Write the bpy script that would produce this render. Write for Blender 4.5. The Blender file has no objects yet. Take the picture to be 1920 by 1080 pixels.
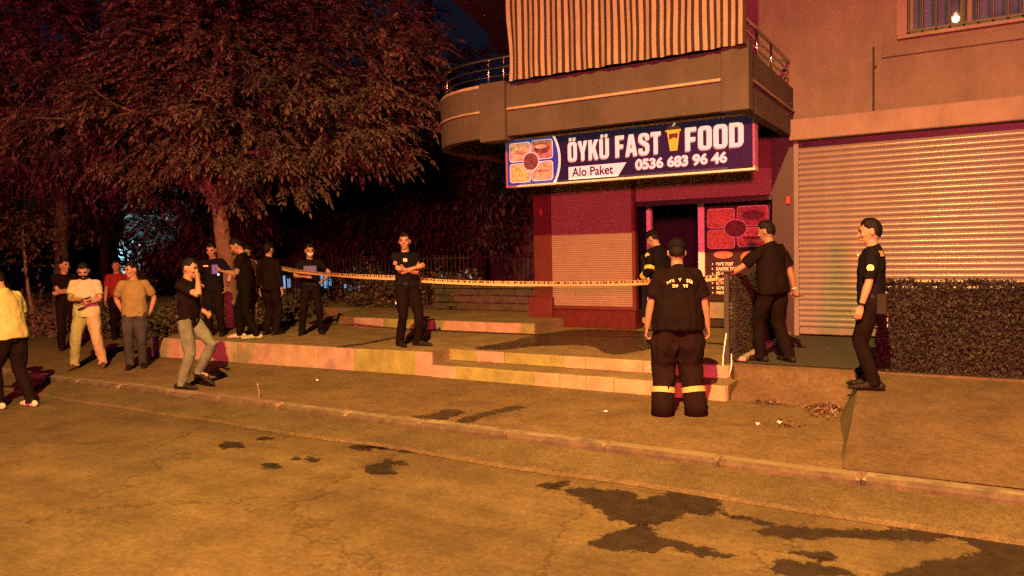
import bpy, bmesh, math, random
import numpy as np
from mathutils import Vector, Matrix, noise, Quaternion

scene = bpy.context.scene
col = scene.collection
R = math.radians

# ------------------------------------------------------------------ camera
def look_matrix(loc, heading, pitch, roll):
    f = Vector((-math.cos(heading)*math.cos(pitch), math.sin(heading)*math.cos(pitch), -math.sin(pitch)))
    r0 = Vector((math.sin(heading), math.cos(heading), 0))
    u0 = r0.cross(f)
    r = r0*math.cos(roll) - u0*math.sin(roll)
    u = u0*math.cos(roll) + r0*math.sin(roll)
    return Matrix(((r.x, u.x, -f.x, loc[0]), (r.y, u.y, -f.y, loc[1]), (r.z, u.z, -f.z, loc[2]), (0, 0, 0, 1)))
cam_d = bpy.data.cameras.new('camera')
cam = bpy.data.objects.new('camera', cam_d); col.objects.link(cam)
cam_d.sensor_width = 36.0
cam_d.lens = 36.0*1400/1920
cam_d.clip_start = 0.05; cam_d.clip_end = 2000
cam.matrix_world = look_matrix((0, 0, 1.78), R(59), R(2.94), R(1.34))
scene.camera = cam

# ------------------------------------------------------------------ night sky
world = bpy.data.worlds.new('World'); scene.world = world; world.use_nodes = True
wn = world.node_tree.nodes; wl = world.node_tree.links
bg = wn['Background']
sky = wn.new('ShaderNodeTexSky'); sky.sky_type = 'NISHITA'; sky.sun_disc = False
sky.sun_elevation = R(-3.0); sky.sun_rotation = R(200); sky.altitude = 0
tint = wn.new('ShaderNodeMix'); tint.data_type = 'RGBA'; tint.blend_type = 'MULTIPLY'; tint.inputs[0].default_value = 1; tint.inputs[7].default_value = (.55, .62, 1.35, 1)   # moonless blue of a city night
wl.new(sky.outputs[0], tint.inputs[6]); wl.new(tint.outputs[2], bg.inputs[0]); bg.inputs[1].default_value = 0.055

# ------------------------------------------------------------------ lamps the street has
LAMP = Vector((-0.15, -2.0, 8.0))          # sodium street lamp behind the photographer
def lamp(name, kind, loc, power, color, size, **kw):
    d = bpy.data.lights.new(name, kind); d.energy = power; d.color = color
    d.shadow_soft_size = size
    o = bpy.data.objects.new(name, d); col.objects.link(o); o.location = loc
    for k, v in kw.items(): setattr(d, k, v)
    return o
sodium = lamp('street_lamp_light', 'SPOT', LAMP, 9900, (1.0, 0.475, 0.11), 0.08, spot_size=R(176), spot_blend=0.58)
RED = Vector((2.9, -8.6, 2.98)); BLUE = Vector((2.0, -8.6, 2.98))   # light bar of the emergency van
red = lamp('beacon_red_light', 'POINT', RED, 8300, (1.0, 0.06, 0.07), 0.5)
blue = lamp('beacon_blue_light', 'POINT', BLUE, 380, (0.10, 0.18, 1.0), 0.5)

vs = scene.view_settings
scene.display_settings.display_device = 'sRGB'
vs.view_transform = 'Standard'; vs.look = 'None'; vs.gamma = 1.0; vs.use_curve_mapping = False
vs.exposure = 1.6
cy = scene.cycles
scene.render.engine = 'CYCLES'
cy.use_denoising = False; cy.use_light_tree = False
cy.max_bounces = 5; cy.diffuse_bounces = 3; cy.glossy_bounces = 3; cy.transparent_max_bounces = 8
cy.sample_clamp_indirect = 4.0
try: cy.caustics_reflective = False; cy.caustics_refractive = False
except Exception: pass

# ------------------------------------------------------------------ helpers
class MB:
    def __init__(s): s.v = []; s.f = []; s.mi = []
    def add(s, vs_, fs, m=0):
        o = len(s.v); s.v += [tuple(p) for p in vs_]
        s.f += [tuple(i+o for i in f) for f in fs]; s.mi += [m]*len(fs); return s
    def box(s, x0, x1, y0, y1, z0, z1, m=0):
        v = [(x0,y0,z0),(x1,y0,z0),(x1,y1,z0),(x0,y1,z0),(x0,y0,z1),(x1,y0,z1),(x1,y1,z1),(x0,y1,z1)]
        return s.add(v, [(0,3,2,1),(4,5,6,7),(0,1,5,4),(1,2,6,5),(2,3,7,6),(3,0,4,7)], m)
    def bbox(s, x0, x1, y0, y1, z0, z1, b=0.01, m=0):
        bm = bmesh.new(); bmesh.ops.create_cube(bm, size=1)
        for v in bm.verts:
            v.co = Vector((x0+(v.co.x+.5)*(x1-x0), y0+(v.co.y+.5)*(y1-y0), z0+(v.co.z+.5)*(z1-z0)))
        bmesh.ops.bevel(bm, geom=bm.edges[:], offset=b, segments=1, affect='EDGES')
        bm.verts.index_update()
        s.add([v.co[:] for v in bm.verts], [[v.index for v in f.verts] for f in bm.faces], m); bm.free(); return s
    def tube(s, pts, rad, n=8, m=0, cap=True, right=None):
        pts = [Vector(p) for p in pts]
        if not hasattr(rad, '__len__'): rad = [rad]*len(pts)
        base = len(s.v); prev = None
        for i, p in enumerate(pts):
            t = (pts[min(i+1, len(pts)-1)]-pts[max(i-1, 0)])
            t = t.normalized() if t.length > 1e-9 else Vector((0,0,1))
            ref = Vector(right) if right is not None else (prev if prev is not None else (Vector((1,0,0)) if abs(t.x) < .8 else Vector((0,1,0))))
            a = (ref - t*ref.dot(t)).normalized(); prev = a; b = t.cross(a)
            r = rad[i]; rx, ry = (r if hasattr(r, '__len__') else (r, r))
            for k in range(n):
                q = 2*math.pi*k/n
                s.v.append(tuple(p + a*rx*math.cos(q) + b*ry*math.sin(q)))
        for i in range(len(pts)-1):
            for k in range(n):
                k2 = (k+1) % n
                s.f.append((base+i*n+k, base+i*n+k2, base+(i+1)*n+k2, base+(i+1)*n+k)); s.mi.append(m)
        if cap:
            s.f.append(tuple(base+k for k in reversed(range(n)))); s.mi.append(m)
            s.f.append(tuple(base+(len(pts)-1)*n+k for k in range(n))); s.mi.append(m)
        return s
    def ball(s, c, r, rot=None, nu=14, nv=9, m=0):
        c = Vector(c); r = (r, r, r) if not hasattr(r, '__len__') else r
        base = len(s.v)
        def put(p):
            p = Vector((p[0]*r[0], p[1]*r[1], p[2]*r[2]))
            if rot is not None: p = rot @ p
            s.v.append(tuple(c+p))
        put((0,0,-1))
        for j in range(1, nv):
            th = math.pi*j/nv
            for k in range(nu):
                ph = 2*math.pi*k/nu
                put((math.sin(th)*math.cos(ph), math.sin(th)*math.sin(ph), -math.cos(th)))
        put((0,0,1)); top = len(s.v)-1
        for k in range(nu):
            k2 = (k+1) % nu
            s.f.append((base, base+1+k2, base+1+k)); s.mi.append(m)
            for j in range(nv-2):
                a = base+1+j*nu
                s.f.append((a+k, a+k2, a+nu+k2, a+nu+k)); s.mi.append(m)
            a = base+1+(nv-2)*nu
            s.f.append((a+k, a+k2, top)); s.mi.append(m)
        return s
    def prism(s, poly, z0, z1, m=0):
        n = len(poly)
        v = [(x, y, z0) for x, y in poly]+[(x, y, z1) for x, y in poly]
        f = [tuple(reversed(range(n))), tuple(range(n, 2*n))]+[(i, (i+1) % n, n+(i+1) % n, n+i) for i in range(n)]
        return s.add(v, f, m)
    def mesh(s, name):
        me = bpy.data.meshes.new(name); me.from_pydata(s.v, [], s.f)
        return me
    def build(s, name, mats, parent=None, smooth=False, loc=None):
        me = s.mesh(name)
        for q in (mats if isinstance(mats, (list, tuple)) else [mats]): me.materials.append(q)
        if any(s.mi): me.polygons.foreach_set('material_index', s.mi)
        if smooth: me.polygons.foreach_set('use_smooth', [True]*len(me.polygons))
        me.update()
        return link(name, me, parent, loc)
def link(name, me, parent=None, loc=None):
    o = bpy.data.objects.new(name, me); col.objects.link(o)
    if parent is not None: o.parent = parent
    if loc is not None: o.location = loc
    return o
def empty(name, loc=(0,0,0), rz=0):
    o = bpy.data.objects.new(name, None); col.objects.link(o); o.location = loc; o.rotation_euler = (0,0,rz)
    o.empty_display_size = 0.1
    return o
def tag(o, label=None, cat=None, group=None, kind=None):
    if label: o['label'] = label
    if cat: o['category'] = cat
    if group: o['group'] = group
    if kind: o['kind'] = kind
    return o
def poly_mesh(V, F, name, mat):
    me = bpy.data.meshes.new(name)
    V = np.asarray(V, dtype=np.float32); F = np.asarray(F, dtype=np.int32)
    k = F.shape[1]
    me.vertices.add(len(V)); me.vertices.foreach_set('co', V.ravel())
    me.loops.add(F.size); me.loops.foreach_set('vertex_index', F.ravel())
    me.polygons.add(len(F)); me.polygons.foreach_set('loop_start', np.arange(0, F.size, k, dtype=np.int32))
    me.polygons.foreach_set('loop_total', np.full(len(F), k, dtype=np.int32))
    me.update(calc_edges=True); me.validate()
    me.materials.append(mat)
    return me

# ------------------------------------------------------------------ materials
def mat(name, c, rough=0.8, var=0.25, scale=6.0, bump=0.0, bscale=60.0, metal=0.0, c2=None, spec=0.5, detail=4.0, coords='Object', emit=None, estr=0.0, streak=0.0):
    m = bpy.data.materials.new(name); m.use_nodes = True
    nt = m.node_tree; N = nt.nodes; L = nt.links; p = N['Principled BSDF']
    p.inputs['Roughness'].default_value = rough; p.inputs['Metallic'].default_value = metal
    p.inputs['Specular IOR Level'].default_value = spec
    tc = N.new('ShaderNodeTexCoord')
    no = N.new('ShaderNodeTexNoise'); no.inputs['Scale'].default_value = scale; no.inputs['Detail'].default_value = detail
    no.inputs['Roughness'].default_value = 0.62
    L.new(tc.outputs[coords], no.inputs['Vector'])
    rp = N.new('ShaderNodeValToRGB'); L.new(no.outputs['Fac'], rp.inputs[0])
    a = [x*(1-var) for x in c]; b = list(c2) if c2 else [min(1, x*(1+var)) for x in c]
    rp.color_ramp.elements[0].position = 0.3; rp.color_ramp.elements[1].position = 0.7
    rp.color_ramp.elements[0].color = (*a, 1); rp.color_ramp.elements[1].color = (*b, 1)
    L.new(rp.outputs[0], p.inputs['Base Color'])
    if streak:                                   # rain streaks and grime running down the face
        mp = N.new('ShaderNodeMapping'); mp.inputs['Scale'].default_value = (2.4, 2.4, .5); L.new(tc.outputs[coords], mp.inputs['Vector'])
        n3 = N.new('ShaderNodeTexNoise'); n3.inputs['Scale'].default_value = 1.6; n3.inputs['Detail'].default_value = 6; n3.inputs['Roughness'].default_value = .7; L.new(mp.outputs[0], n3.inputs['Vector'])
        r3 = N.new('ShaderNodeValToRGB'); r3.color_ramp.elements[0].position = .30; r3.color_ramp.elements[1].position = .58
        r3.color_ramp.elements[0].color = (1-streak, 1-streak, 1-streak, 1); L.new(n3.outputs['Fac'], r3.inputs[0])
        x3 = N.new('ShaderNodeMix'); x3.data_type = 'RGBA'; x3.blend_type = 'MULTIPLY'; x3.inputs[0].default_value = 1
        L.new(rp.outputs[0], x3.inputs[6]); L.new(r3.outputs[0], x3.inputs[7]); L.new(x3.outputs[2], p.inputs['Base Color'])
    if bump:
        n2 = N.new('ShaderNodeTexNoise'); n2.inputs['Scale'].default_value = bscale; n2.inputs['Detail'].default_value = 3
        L.new(tc.outputs[coords], n2.inputs['Vector'])
        bp = N.new('ShaderNodeBump'); bp.inputs['Strength'].default_value = bump; bp.inputs['Distance'].default_value = 0.01
        L.new(n2.outputs['Fac'], bp.inputs['Height']); L.new(bp.outputs[0], p.inputs['Normal'])
    if emit:
        p.inputs['Emission Color'].default_value = (*emit, 1); p.inputs['Emission Strength'].default_value = estr; m.cycles.emission_sampling = 'NONE'
    return m
def ground_mat(name, c, dirt, rough=0.9, grain=180.0, cracks=False):
    """Coarse blotches, medium stains and fine grain in world metres."""
    m = bpy.data.materials.new(name); m.use_nodes = True
    nt = m.node_tree; N = nt.nodes; L = nt.links; p = N['Principled BSDF']
    g = N.new('ShaderNodeNewGeometry')
    def nz(s, d=4, r=0.6):
        n = N.new('ShaderNodeTexNoise'); n.inputs['Scale'].default_value = s; n.inputs['Detail'].default_value = d
        n.inputs['Roughness'].default_value = r; L.new(g.outputs['Position'], n.inputs['Vector']); return n
    def ramp(n, p0, p1, a, b):
        r = N.new('ShaderNodeValToRGB'); r.color_ramp.elements[0].position = p0; r.color_ramp.elements[1].position = p1
        r.color_ramp.elements[0].color = (*a, 1); r.color_ramp.elements[1].color = (*b, 1); L.new(n.outputs['Fac'], r.inputs[0]); return r
    def mul(a, b, f=1.0):
        x = N.new('ShaderNodeMix'); x.data_type = 'RGBA'; x.blend_type = 'MULTIPLY'; x.inputs[0].default_value = f
        L.new(a, x.inputs[6]); L.new(b, x.inputs[7]); return x.outputs[2]
    a = ramp(nz(0.45, 5), .32, .68, dirt, c)
    b = ramp(nz(2.6, 6, .7), .35, .62, (.70, .68, .65), (1.08, 1.07, 1.05))
    d = ramp(nz(grain, 2, .8), .36, .64, (.55, .55, .55), (1.4, 1.4, 1.4))
    e = ramp(nz(22, 6, .8), .34, .60, (.66, .63, .60), (1.10, 1.10, 1.08))
    o = mul(mul(mul(a.outputs[0], b.outputs[0]), d.outputs[0], .8), e.outputs[0])
    if cracks:                                   # wheel-worn bands along the street and a few fine cracks
        mp = N.new('ShaderNodeMapping'); mp.inputs['Scale'].default_value = (.12, 1.5, 1); L.new(g.outputs['Position'], mp.inputs['Vector'])
        nw = nz(1.0, 5, .65); L.new(mp.outputs[0], nw.inputs['Vector'])
        o = mul(o, ramp(nw, .32, .66, (.70, .68, .66), (1.14, 1.13, 1.12)).outputs[0])
        wv = nz(1.3, 5, .7); va = N.new('ShaderNodeVectorMath'); va.operation = 'MULTIPLY_ADD'; va.inputs[1].default_value = (1.4, 1.4, 0); L.new(wv.outputs['Color'], va.inputs[0]); L.new(g.outputs['Position'], va.inputs[2])
        vo = N.new('ShaderNodeTexVoronoi'); vo.feature = 'DISTANCE_TO_EDGE'; vo.inputs['Scale'].default_value = .42; L.new(va.outputs[0], vo.inputs['Vector'])
        rc = N.new('ShaderNodeValToRGB'); rc.color_ramp.elements[0].position = .0; rc.color_ramp.elements[1].position = .011; rc.color_ramp.elements[0].color = (.42, .40, .38, 1); L.new(vo.outputs['Distance'], rc.inputs[0])
        o = mul(o, rc.outputs[0], .75)
    L.new(o, p.inputs['Base Color'])
    p.inputs['Roughness'].default_value = rough; p.inputs['Specular IOR Level'].default_value = .3
    bp = N.new('ShaderNodeBump'); bp.inputs['Strength'].default_value = .5; bp.inputs['Distance'].default_value = .006
    L.new(nz(grain*.6, 3, .7).outputs['Fac'], bp.inputs['Height']); L.new(bp.outputs[0], p.inputs['Normal'])
    return m
M = {}
M['asphalt'] = ground_mat('asphalt', (.108, .089, .044), (.070, .056, .029), cracks=True)
M['walk'] = ground_mat('sidewalk_concrete', (.140, .106, .056), (.098, .071, .039), grain=120)
M['plat'] = ground_mat('platform_concrete', (.200, .163, .085), (.135, .108, .060), grain=120)
M['ramp'] = ground_mat('ramp_concrete', (.104, .078, .046), (.078, .057, .035), grain=150)
M['soil'] = ground_mat('garden_soil', (.05, .04, .03), (.028, .023, .018), grain=40)
M['kerb'] = mat('kerb_stone', (.135, .118, .082), .9, .45, 7, .6, 60)
M['kerb_yellow'] = mat('kerb_yellow_paint', (.20, .165, .085), .85, .35, 6, .4, 90, c2=(.15, .13, .085))
M['kerb_red'] = mat('kerb_red_paint', (.15, .10, .075), .85, .35, 6, .4, 90)
M['slab_white'] = mat('slab_cream_tone', (.265, .195, .155), .8, .26, 4.5, .8, 45)  # pinkish cream slab tone, mottled by noise
M['slab_yellow'] = mat('slab_yellow_tone', (.170, .190, .055), .8, .26, 4.5, .8, 45)  # greenish yellow slab tone, mottled by noise
M['slab_buff'] = mat('slab_buff_stone', (.26, .205, .13), .8, .26, 4.5, .8, 45)
M['joint'] = mat('mortar_joint', (.06, .05, .04), .95, .3, 20)
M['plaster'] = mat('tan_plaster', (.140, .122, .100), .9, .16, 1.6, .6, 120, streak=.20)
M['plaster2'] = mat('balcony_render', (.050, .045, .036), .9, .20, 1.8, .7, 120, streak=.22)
M['trim'] = mat('pale_trim', (.24, .21, .165), .8, .2, 5)
M['band'] = mat('shop_band_render', (.21, .175, .145), .85, .14, 3, .5, 90, streak=.20)
M['redpaint'] = mat('dark_red_paint', (.075, .010, .010), .55, .2, 5)
M['redbase'] = mat('red_base_tiles', (.07, .010, .009), .4, .3, 7)
M['dark'] = mat('dark_cladding', (.016, .008, .0075), .5, .2, 4)
M['black'] = mat('black_metal', (.012, .012, .012), .45, .2, 5)
M['shutter'] = mat('cream_shutter', (.172, .160, .155), .26, .08, 2, streak=.10)
M['shutter_small'] = mat('beige_shutter', (.225, .165, .135), .5, .08, 3)
M['white'] = mat('white_paint', (.72, .70, .67), .5, .06, 4)
M['steel'] = mat('stainless_steel', (.62, .60, .57), .16, .1, 8, metal=1.0)
M['iron'] = mat('dark_iron', (.02, .018, .016), .55, .25, 12)
M['bark'] = mat('tree_bark', (.12, .085, .06), .95, .4, 9, .9, 26)
M['darkbark'] = mat('dark_bark', (.035, .027, .022), .95, .4, 9, .8, 26)
M['stone'] = mat('rough_stone', (.050, .040, .032), .95, .4, 6, .8, 30)
M['carpet'] = mat('dark_turf_carpet', (.020, .022, .018), 1.0, .3, 60, .6, 250)
# ================================================================== ground
YK = 5.68            # street face of the kerb
ZW, ZP = 0.12, 0.44  # sidewalk and platform heights
def sheet(name, poly, z, m):
    o = MB().add([(x, y, z) for x, y in poly], [tuple(range(len(poly)))]).build(name, m); return tag(o, kind='structure')
def slab(name, poly, z0, z1, m):
    return tag(MB().prism(poly, z0, z1).build(name, m), kind='structure')
sheet('ground', [(-400, -300), (300, -300), (300, 400), (-400, 400)], -0.03, M['soil'])
sheet('road', [(-120, -14), (60, -14), (60, YK-.001), (-120, YK-.001)], 0.0, M['asphalt'])
slab('sidewalk', [(-60, YK+.16), (20, YK+.16), (20, 12.0), (-60, 12.0)], -0.1, ZW, M['walk'])
# kerb stones, each one a piece of the kerb
kerb = tag(empty('kerb', (0, YK, 0)), kind='structure')
rng = random.Random(5)
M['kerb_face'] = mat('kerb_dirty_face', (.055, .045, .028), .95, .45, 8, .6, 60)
x = -26.0; i = 0
while x < 5:
    L_ = 0.98+rng.uniform(-.06, .06)
    c = 'kerb'
    if -2.2 < x < -.9: c = 'kerb_yellow'
    elif -7.6 < x < -6.6 or -9.0 < x < -8.2: c = 'kerb_red'
    elif -5.4 < x < -2.2: c = 'kerb_yellow' if i % 3 == 0 else 'kerb'
    mb = MB(); dy = rng.uniform(-.012, .012); dz = rng.uniform(-.010, .008)
    mb.bbox(x+.003, x+L_-.003, dy, .175+dy, -.08, ZW+.004+dz, .030)
    mb.v = [(a+rng.uniform(-.004, .004), b+rng.uniform(-.006, .006), c_+rng.uniform(-.006, .004)) for a, b, c_ in mb.v]
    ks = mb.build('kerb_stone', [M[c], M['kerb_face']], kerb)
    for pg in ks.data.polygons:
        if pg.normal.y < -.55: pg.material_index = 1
    x += L_; i += 1
# gutter: a shallow worn concrete strip along the kerb with a rough outer lip
M['gutter'] = ground_mat('gutter_concrete', (.098, .082, .041), (.066, .054, .027), grain=90)
vs_, fs_ = [], []
n = 260
for k in range(n+1):
    X = -40+50*k/n
    yo = YK-.56+.05*noise.noise(Vector((X*.8, 3, 0)))+.02*noise.noise(Vector((X*5, 9, 0)))
    vs_ += [(X, yo, .004), (X, yo+.04, .026+.006*noise.noise(Vector((X*3, 1, 1)))), (X, YK-.004, .066)]
    if k: b = 3*k; fs_ += [(b-3, b, b+1, b-2), (b-2, b+1, b+2, b-1)]
tag(MB().add(vs_, fs_).build('gutter', M['gutter']), kind='structure')

# raised platform in front of the snack shop
XS = -6.02           # where the two steps begin
slab('platform', [(-11.75, 7.66), (XS, 7.94), (XS, 8.30), (-2.18, 8.30), (-2.18, 12.0), (-11.75, 12.0)], .02, ZP, M['plat'])
slab('lower_step', [(XS+.004, 7.90), (-2.10, 7.90), (-2.10, 8.296), (XS+.004, 8.296)], .02, .285, M['plat'])
facing = tag(empty('platform_facing', (-6, 7.9, ZW)), kind='structure')
def face_slab(xa, ya, xb, yb, z0, z1, m, t=.028):
    d = Vector((xb-xa, yb-ya, 0)); ln = d.length; d /= ln; nn = Vector((d.y, -d.x, 0))
    mb = MB(); mb.bbox(0.002, ln-.002, -t, 0, 0, z1-z0, .009)
    mb.v = [tuple(Vector((xa, ya, z0))+d*p[0]-nn*p[1]+Vector((0, 0, p[2]))-facing.location) for p in mb.v]
    mb.build('facing_slab', m, facing)
def on_left(x): return 7.66+(x+11.75)*(7.94-7.66)/(XS+11.75)
left_faces = [(-11.75, -11.0, 'slab_white'), (-11.0, -10.35, 'slab_white'), (-10.35, -9.72, 'slab_buff'), (-9.72, -8.9, 'slab_white'), (-8.9, -8.05, 'slab_buff'),
              (-8.05, -7.66, 'slab_white'), (-7.66, -7.36, 'slab_white'), (-7.36, -6.84, 'slab_yellow'), (-6.84, -6.30, 'slab_yellow'), (-6.30, XS, 'slab_white')]
for a, b, c in left_faces: face_slab(a, on_left(a)-.002, b, on_left(b)-.002, ZW-.02, ZP-.006+rng.uniform(-.006, .006), M[c], .02+rng.uniform(0, .012))
for a, b, c in [(-5.98, -5.86, 'slab_yellow'), (-5.86, -5.55, 'slab_yellow'), (-5.55, -5.12, 'slab_white'), (-5.12, -4.25, 'slab_yellow'), (-4.25, -3.95, 'slab_buff'), (-3.95, -3.2, 'slab_buff'), (-3.2, -2.55, 'slab_buff'), (-2.55, -2.2, 'slab_white')]:
    face_slab(a, 8.298, b, 8.298, .287, ZP-.006+rng.uniform(-.005, .004), M[c], .02+rng.uniform(0, .01))
for a, b, c in [(-6.01, -5.62, 'slab_white'), (-5.62, -5.0, 'slab_yellow'), (-5.0, -4.45, 'slab_yellow'), (-4.45, -4.1, 'slab_buff'), (-4.1, -3.75, 'slab_buff'), (-3.75, -3.4, 'slab_buff'), (-3.4, -2.75, 'slab_buff'), (-2.75, -2.12, 'slab_buff')]:
    face_slab(a, 7.898, b, 7.898, ZW-.02, .279+rng.uniform(-.006, .004), M[c], .02+rng.uniform(0, .012))
# inner raised kerb and planted level left of the shop
slab('upper_level', [(-10.6, 10.9), (-10.2, 10.45), (-9.6, 10.3), (-5.78, 10.3), (-5.78, 11.3), (-6.36, 11.34), (-6.36, 14.4), (-40, 14.4), (-40, 12.2), (-11.0, 12.0)], .1, .60, M['plat'])
x = -9.6; k = 0
for xb, c in [(-8.9, 'slab_white'), (-8.2, 'slab_yellow'), (-7.4, 'slab_buff'), (-6.7, 'slab_white'), (-6.02, 'slab_white'), (-5.79, 'slab_yellow')]:
    face_slab(x, 10.297, xb, 10.297, ZP-.01, .594, M[c], .02); x = xb
# terrace in front of the big shutter: rough concrete edge, dark turf carpet on top
slab('terrace', [(-2.176, 8.46), (6, 8.46), (6, 11.9), (-2.176, 11.9)], .02, ZP-.004, M['ramp'])
sheet('turf_carpet', [(-2.10, 8.52), (6, 8.52), (6, 11.34), (-2.10, 11.34)], ZP+.006, M['carpet'])
# broken concrete step below the terrace edge
n = 40; vs_, fs_ = [], []
for k in range(n+1):
    X = -2.09+1.205*k/n; j = lambda s, a: a*noise.noise(Vector((X*s, 1.7, a*50)))
    vs_ += [(X, 7.98+j(3, .10), ZW-.02), (X, 8.02+j(4, .09), .20+j(6, .03)), (X, 8.24+j(3, .05), .24+j(5, .02)), (X, 8.28+j(4, .06), .40+j(6, .02)), (X, 8.50, .436)]
    if k:
        b = 5*k
        fs_ += [(b-5+q, b+q, b+1+q, b-4+q) for q in range(4)]
tag(MB().add(vs_, fs_).build('broken_step', M['ramp'], smooth=True), kind='structure')
# concrete vehicle ramp on the right
n = 24; vs_, fs_ = [], []
rows = [(8.46, .415), (7.45, .335), (6.6, .21), (6.0, .135), (5.86, .124)]
for k in range(n+1):
    X = -.87+8*k/n
    for y, z in rows:
        xx = X+(.14*(8.46-y)/2.6 if k == 0 else 0)
        vs_.append((xx, y, z+.012*noise.noise(Vector((X*.9, y*.9, 0)))))
    if k:
        b = 5*k; fs_ += [(b-5+q, b-4+q, b+1+q, b+q) for q in range(4)]
b0 = len(vs_)
vs_ += [(vs_[q][0]-.03-.42*(vs_[q][2]-ZW)*(1+.4*math.sin(q*2.3)), vs_[q][1], .10) for q in range(5)]
fs_ += [(q, b0+q, b0+q+1, q+1) for q in range(4)]
tag(MB().add(vs_, fs_).build('ramp', M['ramp'], smooth=False), kind='structure')

# ================================================================== building
YW = 11.36; XL = -6.36
bld = empty('apartment_building', (-3, YW, 0.4))
tag(bld, 'tan plastered apartment building with ground floor shops, balcony and closed shutters', 'building')
BO = bld.location.copy()
def part(mb, name, m, parent=bld, smooth=False):
    off = BO if parent is not None else Vector()
    mb.v = [(p[0]-off.x, p[1]-off.y, p[2]-off.z) for p in mb.v]
    return mb.build(name, m, parent, smooth)
ZT = 14.0
# walls (butted, with the window opening left free)
WX0, WX1, WZ0, WZ1 = -.62, 1.45, 4.50, 6.0
w = MB()
w.box(-2.02, WX0, YW, YW+.3, 3.52, ZT); w.box(WX1, 9, YW, YW+.3, 3.52, ZT)
w.box(WX0, WX1, YW, YW+.3, 3.52, WZ0); w.box(WX0, WX1, YW, YW+.3, WZ1, ZT)
w.box(XL, -2.02, YW+.003, YW+.3, 3.50, ZT)                # wall behind the balconies
w.box(XL, XL+.3, YW+.303, 24, .4, ZT); w.box(XL+.3, 9, 23.7, 24, .4, ZT); w.box(8.7, 9, YW+.3, 23.7, .4, ZT)
part(w, 'wall', M['plaster'])
part(MB().box(XL, 9, YW+.3, 23.7, 3.46, 3.50), 'floor_slab', M['dark'])
# horizontal render strip under the window and shop band with its box
part(MB().bbox(-2.09, 9, YW-.20, YW-.002, 3.225, 3.52, .012), 'shop_band', M['band'])
part(MB().bbox(WX0-.30, WX1+.3, YW-.035, YW-.002, WZ0-.26, WZ0-.12, .008), 'sill_strip', M['plaster'])
part(MB().bbox(WX0-.12, WX1+.12, YW-.06, YW-.004, WZ0-.05, WZ0-.004, .006), 'window_sill', M['band'])
for a, b in ((WX0-.13, WX0-.003), (WX1+.003, WX1+.13)):
    part(MB().bbox(a, b, YW-.030, YW-.004, WZ0, WZ1, .005), 'window_surround', M['band'])
# right-hand big roller shutter
SX0, SX1, SZ0, SZ1 = -1.98, 3.4, .50, 3.12
for a, b in ((-2.05, SX0), (SX1, SX1+.08)): part(MB().bbox(a, b, YW-.07, YW+.08, .445, 3.223, .006), 'shutter_guide', M['shutter'])
part(MB().box(SX0, SX1, YW+.05, YW+.09, .45, 3.3), 'shutter_backing', M['dark'])
rs = empty('roller_shutter'); rs.parent = bld; rs.location = Vector((SX0, YW, SZ0))-BO
pitch = .0775; nsl = int((SZ1-SZ0)/pitch)
sm = MB(); prof = []
for k in range(9):
    t = k/8; prof.append((-.019*math.sin(math.pi*min(1, t*1.12))**.8 if t < .9 else .006*(t-.9)/.1, t*pitch))
prof[-1] = (.006, pitch-.001)
vs_ = []; fs_ = []
for k, (yy, zz) in enumerate(prof):
    vs_ += [(0, yy, zz), (SX1-SX0, yy, zz)]
    if k: fs_.append((2*k-2, 2*k-1, 2*k+1, 2*k))
sm.add(vs_, fs_); slat = sm.mesh('slat'); slat.materials.append(M['shutter'])
slat.polygons.foreach_set('use_smooth', [True]*len(slat.polygons))
for k in range(nsl):
    o = link('slat', slat, rs, (0, -.002, .07+k*pitch))
bot = MB().bbox(0, SX1-SX0, -.03, .02, -.03, .066, .008); bot.build('bottom_rail', M['shutter'], rs)

# upper right window with grille, glass and curtain
win = empty('window'); win.parent = bld; win.location = Vector((WX0, YW, WZ0))-BO
wf = MB()
W_, H_ = WX1-WX0, WZ1-WZ0
for a, b, c, d in ((0, .07, 0, H_), (W_-.07, W_, 0, H_), (.07, W_-.07, 0, .07), (.07, W_-.07, H_-.07, H_), (W_*.29, W_*.29+.06, .07, H_-.07), (W_*.29+.075, W_*.29+.135, .07, H_-.07)):
    wf.bbox(a, b, .09, .15, c, d, .006)
wf.build('frame', mat('window_frame_paint', (.10, .085, .07), .6, .2), win)
def glass():
    m = bpy.data.materials.new('window_glass'); m.use_nodes = True; N = m.node_tree.nodes; L = m.node_tree.links
    out = N['Material Output']; N.remove(N['Principled BSDF'])
    t = N.new('ShaderNodeBsdfTransparent'); g = N.new('ShaderNodeBsdfGlossy'); g.inputs['Roughness'].default_value = .006
    t.inputs[0].default_value = (.85, .9, .95, 1)
    fz = N.new('ShaderNodeFresnel'); fz.inputs[0].default_value = 1.6
    mx = N.new('ShaderNodeMixShader'); L.new(fz.outputs[0], mx.inputs[0]); L.new(t.outputs[0], mx.inputs[1]); L.new(g.outputs[0], mx.inputs[2]); L.new(mx.outputs[0], out.inputs[0])
    return m
M['glass'] = glass()
MB().box(.07, W_-.07, .115, .121, .07, H_-.07).build('pane', M['glass'], win)
M['curtain'] = mat('violet_curtain', (.16, .15, .26), .9, .3, 4)
cv = MB(); n = 60; vs_, fs_ = [], []
for k in range(n+1):
    X = .03+(W_-.06)*k/n; yy = .26+.025*math.sin(k*1.3)+.012*math.sin(k*2.9)
    vs_ += [(X, yy, .0), (X, yy, H_)]
    if k: fs_.append((2*k-2, 2*k-1, 2*k+1, 2*k))
cv.add(vs_, fs_).build('curtain', M['curtain'], win, True)
gr = empty('window_grille'); gr.parent = bld; gr.location = Vector((WX0, YW, WZ0))-BO
bar = MB().tube([(0, 0, .02), (0, 0, H_-.02)], .013, 6).mesh('bar'); bar.materials.append(M['iron'])
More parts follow.
